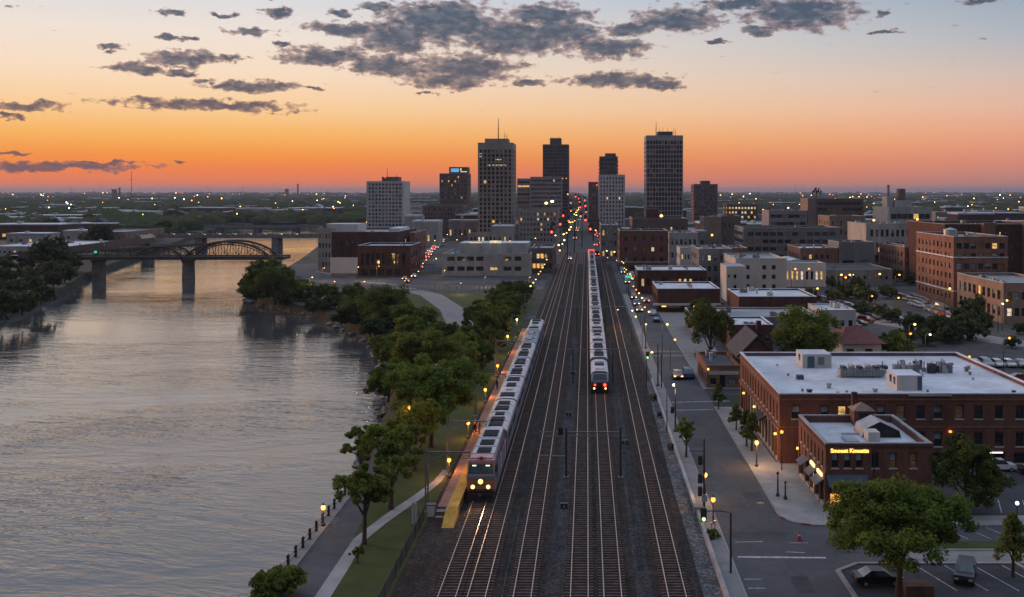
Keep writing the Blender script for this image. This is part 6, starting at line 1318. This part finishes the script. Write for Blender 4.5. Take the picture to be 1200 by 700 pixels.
for k in range(12):
    Y = 296+k*17.; lamp(-17.5, Y, 'arm', rl.choice(['lamp_yellow', 'lamp_warm', 'lamp_yellow']), 7., 'yellow lamp of the row left of the tracks before the avenue', 'lamps left of the tracks before the avenue', rl.uniform(.6, .9), 0)
# traffic signals
def make_signal(mm, h=5.2):
    o = empty('traffic_signal'); o['category'] = 'traffic signal'
    b = MB(); b.tube([(0, 0, 0), (0, 0, h), (-.8, 0, h+.15), (-2.4, 0, h+.15)], [.11, .08, .06, .05], M['metal_dark'], 6); b.build('post', o)
    b = MB(); b.box(-2.6, -2.1, -.2, .1, h-.75, h+.45, M['metal_dark']); hd = b.build('signal_head', o)
    b = MB(); b.tube([(-2.35, -.26, h+.15 if mm == 'lamp_red' else h-.5), (-2.35, -.2, h+.15 if mm == 'lamp_red' else h-.5)], .16, M[mm], 10); b.build('lens', hd)
    return o
o = make_signal('lamp_green'); o.location = (12.4, 88.4, .1); tag(o, 'nearest signal mast with a green light on its arm over the pavement', None, 'traffic signals')
o = make_signal('lamp_green', 5.6); o.location = (12.5, 172, .1); tag(o, 'signal mast with a green light at the far street crossing', None, 'traffic signals')
rs = make_signal('lamp_red_far'); u = False
for k, (x, y) in enumerate(((-9, 470), (9, 500), (-7, 560), (7, 620), (-8, 700), (8, 780), (-8, 900), (8, 1000), (-8, 1150), (8, 1300), (0, 1450), (-6, 1650), (-3, 610), (4, 690), (-4, 820), (3, 940), (9, 560), (-10, 520), (2, 1200))):
    place(rs, u, (x, y, 0), 0, 'red traffic signal of the string along the far avenue', 'red signals along the far avenue', 2.2+y/520); u = True
# dark signal pole with stacked heads, kerbside poles
def spole(x, y, h, lab, heads):
    o = empty('signal_pole', (x, y, .1), 0, lab, 'signal pole'); b = MB(); b.tube([(0, 0, 0), (0, 0, h)], [.13, .09], M['metal_dark'], 8); b.lathe([(.3, 0), (.3, .12), (.14, .4)], M['metal_dark'], 8); b.build('post', o)
    for z in heads:
        b = MB(); b.box(-.62, -.2, -.2, .2, z-.45, z+.45, M['train_dark']); b.tube([(-.2, 0, z), (0, 0, z)], .05, M['metal_dark'], 4)
        for q in (-.25, 0, .25): b.tube([(-.42, -.3, z+q), (-.42, -.2, z+q)], .09, M['metal_dark'], 6)
        b.build('signal_head', o)
    return o
o = spole(12.0, 105, 7.6, 'tall dark pole with three signal heads beside the barrier', (2.2, 3.5, 5.4)); part(o, 'control_box', (-.25, .25, -.32, -.14, 1.2, 1.9), m='train_blue'); part(o, 'cross_arm', (-1.6, 0, -.04, .04, 6.3, 6.38), m='metal_dark')
spole(12.1, 140.4, 6.6, 'plain dark pole at the kerb by the young tree', (3.0,)); spole(12.0, 173.5, 7, 'dark pole at the crossing beside the yellow-green lamps', ()); spole(12.3, 215, 7, 'dark pole on the left pavement far up the street', ())
for x, y, h, lab in ((20.6, 110.6, 2.6, 'taller dark ornate bollard on the wide pavement'), (21.2, 109.5, 1.9, 'shorter dark bollard on the wide pavement')):
    o = empty('bollard', (x, y, .13), 0, lab, 'bollard'); b = MB(); b.lathe([(.2, 0), (.2, .25), (.1, .4), (.08, h*.6), (.14, h*.62), (.08, h*.66), (.07, h*.9), (.17, h*.92), (.12, h), (.01, h+.06)], M['metal_dark'], 8); b.build('shaft', o)
o = empty('sign_post', (23.0, 121, .13), 0, 'amber wall-side post lamp between the two brick buildings', 'post lamp'); b = MB(); b.tube([(0, 0, 0), (0, 0, 4.4)], .07, M['metal_dark'], 6); b.build('post', o); b = MB(); b.ball((0, 0, 4.5), .2, M['lamp_orange'], 8, 6); b.build('luminaire', o)
o = empty('traffic_cone', (20.1, 97.0, .02), 0, 'small red traffic cone with a white band at the corner of the crossing', 'traffic cone'); b = MB(); b.box(-.28, .28, -.28, .28, 0, .06, M['paint_red']); b.lathe([(.2, .06), (.13, .4)], M['train_red'], 10); b.lathe([(.13, .4), (.09, .6)], M['head_off'], 10); b.lathe([(.09, .6), (.04, .85), (.01, .86)], M['train_red'], 10); b.build('cone_body', o)
o = empty('control_cabinet', (11.9, 98.6, .13), 0, 'pair of small white posts beside the barrier wall', 'marker post'); part(o, 'post', (0, .16, 0, .16, 0, .95), (.35, .5, .1, .25, 0, 1.1), m='tower_white'); part(o, 'cap', (-.03, .19, -.03, .19, .95, 1.02), (.32, .53, .07, .28, 1.1, 1.16), m='head_off')
o = empty('waste_enclosure', (25.9, 83.2, .02), 0, 'low rust-brown slatted enclosure at the foot of the big tree', 'enclosure'); b = MB()
for k in range(12): b.box(k*.19, k*.19+.16, 0, .06, 0, .92, M['brown_wood'])
b.box(0, 2.3, .06, 1.6, 0, .88, M['brick_dark'], M['brown_wood']); b.build('panel', o)
o = empty('fire_hydrant', (39.2, 85.6, .02), 0, 'small red hydrant at the right side of the parking lot', 'hydrant'); b = MB(); b.lathe([(.16, 0), (.16, .08), (.11, .1), (.11, .5), (.14, .52), (.10, .65), (.01, .72)], M['train_red'], 10); b.tube([(-.2, 0, .4), (.2, 0, .4)], .06, M['train_red'], 8); b.build('barrel', o)
o = empty('globe_post', (XX(1192, 104), 104, .13), 0, 'white globe post lamp at the right edge above the young tree', 'post lamp'); b = MB(); b.tube([(0, 0, 0), (0, 0, 1.1)], .05, M['metal_dark'], 6); b.build('post', o); b = MB(); b.ball((0, 0, 1.25), .2, M['lamp_white'], 8, 6); b.build('luminaire', o)
# green street sign far up
o = empty('street_sign', (XX(731, 330), 330, 0), 0, 'green lit street sign at the foot of the storefront row', 'sign'); part(o, 'panel', (.4, 2.5, -.05, .05, 5.2, 6.1), m='lamp_teal'); part(o, 'post', (1.3, 1.45, .06, .2, 0, 6.4), m='metal_dark')
o = empty('green_signal', (XX(136, 430), 412, 0), 0, 'green navigation light on the pier side of the arch bridge', 'navigation light'); o.location.z = 8.3; part(o, 'lens', (-.45, .45, -.3, .3, 0, .9), m='lamp_teal'); part(o, 'bracket', (-.1, .1, -.1, .1, -1, 0), m='metal_dark')
# ================================================================ CARS
def make_vehicle(col, kind='sedan', lights=None):
    o = empty('car'); o['category'] = 'car'; L = 4.3; W2 = .88
    if kind == 'sedan': low = [(-2.15,.35),(-2.18,.62),(-2.05,.82),(-1.2,.95),(1.35,.98),(2.05,.92),(2.15,.7),(2.12,.35)]; cab = [(-1.15,.94),(-.45,1.40),(.75,1.43),(1.55,.97)]
    else: low = [(-2.15,.4),(-2.18,.75),(-2.0,.98),(-1.1,1.05),(1.95,1.08),(2.12,.95),(2.15,.4)]; cab = [(-1.05,1.04),(-.5,1.62),(1.7,1.66),(2.0,1.07)]
    b = MB(); b.prism(low, -W2, W2, M['car_'+col], 'x'); roof_z = cab[1][1]
    b.v += [(-W2*.78, cab[1][0], cab[1][1]), (W2*.78, cab[1][0], cab[1][1]), (W2*.78, cab[2][0], cab[2][1]), (-W2*.78, cab[2][0], cab[2][1])]; n = len(b.v)
    b.f.append((n-4, n-3, n-2, n-1)); b.mi.append(0); body = b.build('body', o)
    b = MB(); n = len(cab); T = .78
    for s in (-1, 1): b.v += [(s*W2*.97 if k in (0, n-1) else s*W2*T, y, z-.004) for k, (y, z) in enumerate(cab)]
    for k in range(n-1): b.f.append((k, k+1, n+k+1, n+k)); b.mi.append(b.mat(M['glass_blue'] if k != 1 else M['car_'+col]))
    b.f += [tuple(range(n)), tuple(range(n, 2*n))[::-1]]; b.mi += [b.mat(M['glass'])]*2; b.build('cabin_glass', o)
    for s in (-1, 1):
        for y in (-1.35, 1.3):
            b = MB(); b.tube([(s*(W2-.2), y, .32), (s*(W2+.02), y, .32)], .32, M['tyre'], 14); w_ = b.build('wheel', o); b = MB(); b.tube([(s*(W2+.021), y, .32), (s*(W2+.035), y, .32)], .19, M['metal'], 10); b.build('rim', w_)
        b = MB(); b.box(s*.62-.18, s*.62+.18, -2.2, -2.1, .62, .78, M['head' + lights] if lights is not None else M['head_off']); b.build('headlight', o)
        b = MB(); b.box(s*.66-.16, s*.66+.16, 2.08, 2.18, .68, .86, M['tail' + lights] if lights is not None else M['tail_off']); b.build('taillight', o)
    b = MB(); b.box(-.75, .75, -2.21, -2.1, .36, .5, M['tyre']); b.build('bumper', o)
    return o
VP = {}
def car(x, y, rz, col, lab, kind='sedan', grp=None, lights=None, z=.02, s=None):
    key = (col, kind, lights)
    if key not in VP: VP[key] = [make_vehicle(*key), False]
    place(VP[key][0], VP[key][1], (x, y, z), rz, lab, grp, s); VP[key][1] = True; 
R90 = math.pi/2
car(24.4, 86.2, R90+.05, 'black', 'black sedan half hidden under the big broad tree', s=.92); car(32.2, 87.2, -.42, 'black', 'black estate car with a pale windscreen parked in the open stall', 'suv', s=.92)
car(48.8, 121.2, R90, 'white', 'white estate car parked against the long brick block', 'suv', s=.85); car(52.6, 119.8, R90, 'black', 'dark car at the right edge before the long brick block')
car(17.9, 182, math.pi, 'blue', 'blue-grey van driving up the street beside a red car', 'suv', s=1.12); car(16.0, 181.3, 0, 'red', 'red car with lit headlights beside the blue-grey van', lights='')
colors = ['white', 'silver', 'grey', 'black', 'silver', 'blue', 'red', 'beige', 'white']
def row(pa, pb, n, where, grp, ang):
    a, c = at(*pa), at(*pb)
    cnt = {}
    for k in range(n):
        if random.random() < .08: continue
        p = a.lerp(c, k/(n-1)); col = random.choice(colors); cnt[col] = cnt.get(col, 0)+1
        car(p.x, p.y, ang, col, f'{ordn(cnt[col]-1)} {col} car {where}', random.choice(('sedan', 'suv')), grp)
row((963, 352), (1000, 362), 12, 'from the left in the tree-side row along the pale lane', 'cars beside the pale lane', .7)
row((1012, 362), (1066, 382), 16, 'from the left in the long row along the pale lane', 'cars along the pale lane', .7)
row((1055, 350), (1080, 357), 8, 'from the left in the short row below the six-storey block', 'cars below the six-storey block', .4)
row((1072, 358), (1122, 376), 13, 'from the left in the row before the six-storey block', 'cars before the six-storey block', .4)
row((1070, 350), (1108, 364), 10, 'from the left, back row at the six-storey block', 'cars against the six-storey block', .4)
row((950, 328), (978, 328), 8, 'from the left of the row under the cream arcade lamps', 'cars under the arcade lamps', 0)
row((1000, 318), (1046, 320), 10, 'from the left of the row along the market hall', 'cars along the market hall', 0)
car(XX(1195, 178), 178, R90, 'red', 'red car with lit lamps at the right edge of the side road', lights='')
for k in range(30):
    f = k/29; Y = 372+330*f; x = XX(478+44*f**.7+rl.uniform(-1.5, 1.5)-6*(k % 2)*(1-.5*f), Y)
    car(x, Y, 0 if k % 3 else math.pi, rl.choice(colors), 'car with lit lamps queuing on the road left of the wide pale building', 'sedan', 'cars queuing left of the wide pale building', '_far', s=1.05)
for k in range(40):
    Y = 500+k*24+rl.uniform(-6, 6); x = rl.choice((-8.5, 5.2, 5.2, 8.5, 8.5))
    car(x, Y, 0 if x < 0 else math.pi, rl.choice(colors), 'car with lit lamps in the traffic of the far avenue', 'sedan', 'cars on the far avenue', '_far', z=.04, s=1+Y/2200)
for k in range(22):
    Y = 262+k*11+rl.uniform(-3, 3); x = rl.choice((14.4, 17.6)); lt = rl.choice(('_far', None))
    car(x, Y, 0 if x < 16 else math.pi, rl.choice(colors), 'car with lit lamps on the street beside the brick shops' if lt else 'unlit car standing on the street beside the brick shops', rl.choice(('sedan', 'suv')), 'lit cars on the shop street' if lt else 'unlit cars on the shop street', lt, z=.03)
row((905, 345), (942, 345), 9, 'from the left in the row behind the pale stucco building', 'cars behind the stucco building', 0)
row((985, 392), (1040, 366), 0+9, 'from the left in the slanting row behind the red-roofed building', 'cars behind the red-roofed building', .7)
row((1128, 430), (1196, 430), 6, 'from the left in the side-road row beyond the white roof', 'cars on the side road', 0)
row((905, 332), (950, 334), 9, 'from the left in the row facing the brick depot', 'cars facing the brick depot', 0)
for (px, py, s) in ((880,300,.8),(905,318,.7),(913,334,.6),(890,330,.6),(1050,330,.7),(1066,334,.6),(1008,300,.9),(925,290,.9),(800,322,.7),(790,300,.8),(762,300,.6),(742,318,.5),(1092,300,1.),(1100,318,.8),(957,300,.8),(975,338,.6),(898,345,.5),(948,352,.6),(700,300,.45),(1170,330,.6)):
    p = at(px, py); mtree(p.x, p.y, s*.8, 'dark tree in the streets between the middle-distance buildings', 'trees between the middle-distance buildings')
for k in range(9):
    px = 150+k*12.; Y = 640+rl.uniform(2, 7); car(XX(200+k*18, Y), Y, R90, rl.choice(colors), 'car with lit lamps crossing the flat road bridge', 'sedan', 'cars on the flat road bridge', '_far', z=5.62)
o = empty('stop_signal', (TX[4], 512, 0), 0, 'square red light board ahead of the long right train', 'signal'); part(o, 'board', (-1.6, 1.6, -.1, .1, 1.2, 4.2), m='lamp_red'); part(o, 'stand', (-.2, .2, .1, .3, 0, 4.), m='metal_dark')
# ================================================================ PEOPLE
M['skin'] = mat('skin', (.45, .28, .21), .6, .05, 3.); M['hair'] = mat('hair', (.03, .02, .015), .7, .2, 6.)
M['cloth_dark'] = mat('dark_coat', (.03, .033, .045), .9, .2, 4.); M['cloth_grey'] = mat('grey_coat', (.16, .16, .18), .9, .2, 4.); M['jeans'] = mat('jeans', (.04, .06, .11), .9, .2, 4.); M['cloth_red'] = mat('red_jacket', (.3, .04, .035), .9, .2, 4.); M['cloth_white'] = mat('white_top', (.6, .6, .6), .9, .1, 4.)
def person(x, y, z, rz, lab, top, legs, step=.08, h=1.74):
    J = [(0,0,.95,.15),(0,0,1.15,.14),(0,0,1.38,.17),(0,0,1.50,.07),(0,-.02,1.60,.085),(0,-.02,1.70,.10),(.09,0,.90,.11),(.10,-step,.48,.075),(.10,step*.6,.08,.05),(.10,step*.6-.16,.05,.045),(-.09,0,.90,.11),(-.10,step,.48,.075),(-.10,-step*.6,.08,.05),(-.10,-step*.6-.16,.05,.045),
         (.19,0,1.42,.065),(.26,.03,1.14,.05),(.25,-.08,.90,.038),(.24,-.12,.80,.04),(-.19,0,1.42,.065),(-.26,.03,1.14,.05),(-.25,-.06,.90,.038),(-.24,-.10,.80,.04)]
    E = [(0,1),(1,2),(2,3),(3,4),(4,5),(0,6),(6,7),(7,8),(8,9),(0,10),(10,11),(11,12),(12,13),(2,14),(14,15),(15,16),(16,17),(2,18),(18,19),(19,20),(20,21)]
    me = bpy.data.meshes.new('body'); me.from_pydata([j[:3] for j in J], E, []); o = link('person', me)
    sk = o.modifiers.new('s', 'SKIN'); me.skin_vertices[0].data[0].use_root = True
    for v_, j in zip(me.skin_vertices[0].data, J): v_.radius = (j[3], j[3]*.85)
    ss = o.modifiers.new('d', 'SUBSURF'); ss.levels = ss.render_levels = 2
    dg = bpy.context.evaluated_depsgraph_get(); dg.update(); ev = bpy.data.meshes.new_from_object(o.evaluated_get(dg)); o.modifiers.clear(); o.data = ev
    ev.materials.clear()
    for m_ in (M[top], M[legs], M['skin'], M['hair'], M['metal_dark']): ev.materials.append(m_)
    for pl in ev.polygons:
        c = pl.center; pl.use_smooth = True
        pl.material_index = 4 if c.z < .11 else 1 if (c.z < .93 and abs(c.x) < .2) else 2 if (c.z > 1.5 or (abs(c.x) > .2 and c.z < .86)) else 0
        if c.z > 1.66 and c.y > -.09 or c.z > 1.74: pl.material_index = 3
    o.location = (x, y, z); o.rotation_euler = (0, 0, rz); tag(o, lab, 'person'); return o
person(-14.75, 134.2, 1.0, .6, 'person in a dark coat waiting on the platform', 'cloth_dark', 'jeans'); person(-14.3, 135.6, 1.0, -.8, 'person in a grey coat standing close behind another on the platform', 'cloth_grey', 'cloth_dark')
person(-14.9, 136.6, 1.0, 2.2, 'person in a red jacket at the back of the platform trio', 'cloth_red', 'jeans'); person(21.4, 203, .13, .3, 'person in a white top walking by the big dark tree', 'cloth_white', 'jeans', .14)
person(-14.6, 166, 1.0, 1.2, 'lone person in dark clothes farther up the platform', 'cloth_dark', 'cloth_dark')
# the cabinet-like clutter by the barrier
for k, (x, y, s) in enumerate(((10.6, 150, .9), (10.5, 162, 1.1), (10.7, 131, .8))):
    o = empty('cable_drum', (x, y, .02), .4*k, ['dark cable drum by the barrier, middle of three', 'dark cable drum by the barrier, farthest of three', 'dark cable drum by the barrier, nearest of three'][k], 'cable drum', 'cable drums by the barrier')
    b = MB(); b.tube([(-.35*s, 0, .5*s), (-.28*s, 0, .5*s)], .5*s, M['brown_wood'], 14); b.tube([(.28*s, 0, .5*s), (.35*s, 0, .5*s)], .5*s, M['brown_wood'], 14); b.build('flange', o); b = MB(); b.tube([(-.28*s, 0, .5*s), (.28*s, 0, .5*s)], .34*s, M['train_dark'], 12); b.build('cable', o)
# ================================================================ HAZE
HAZE = 7e-5
b = MB(); m = bpy.data.materials.new('haze'); m.use_nodes = True; t = NT(m.node_tree); m.node_tree.nodes.remove(m.node_tree.nodes['Principled BSDF'])
pv = t.node('ShaderNodeVolumePrincipled'); pv.inputs['Color'].default_value = (.44, .56, .74, 1); pv.inputs['Density'].default_value = HAZE; pv.inputs['Anisotropy'].default_value = .2
out = [n for n in m.node_tree.nodes if n.type == 'OUTPUT_MATERIAL'][0]; t.l.new(pv.outputs[0], out.inputs['Volume'])
b.box(-20300, 20300, -400, 28300, -8, 101, m); tag(b.build('haze'), 'thin blue evening haze over the plain', None, None, 'stuff')
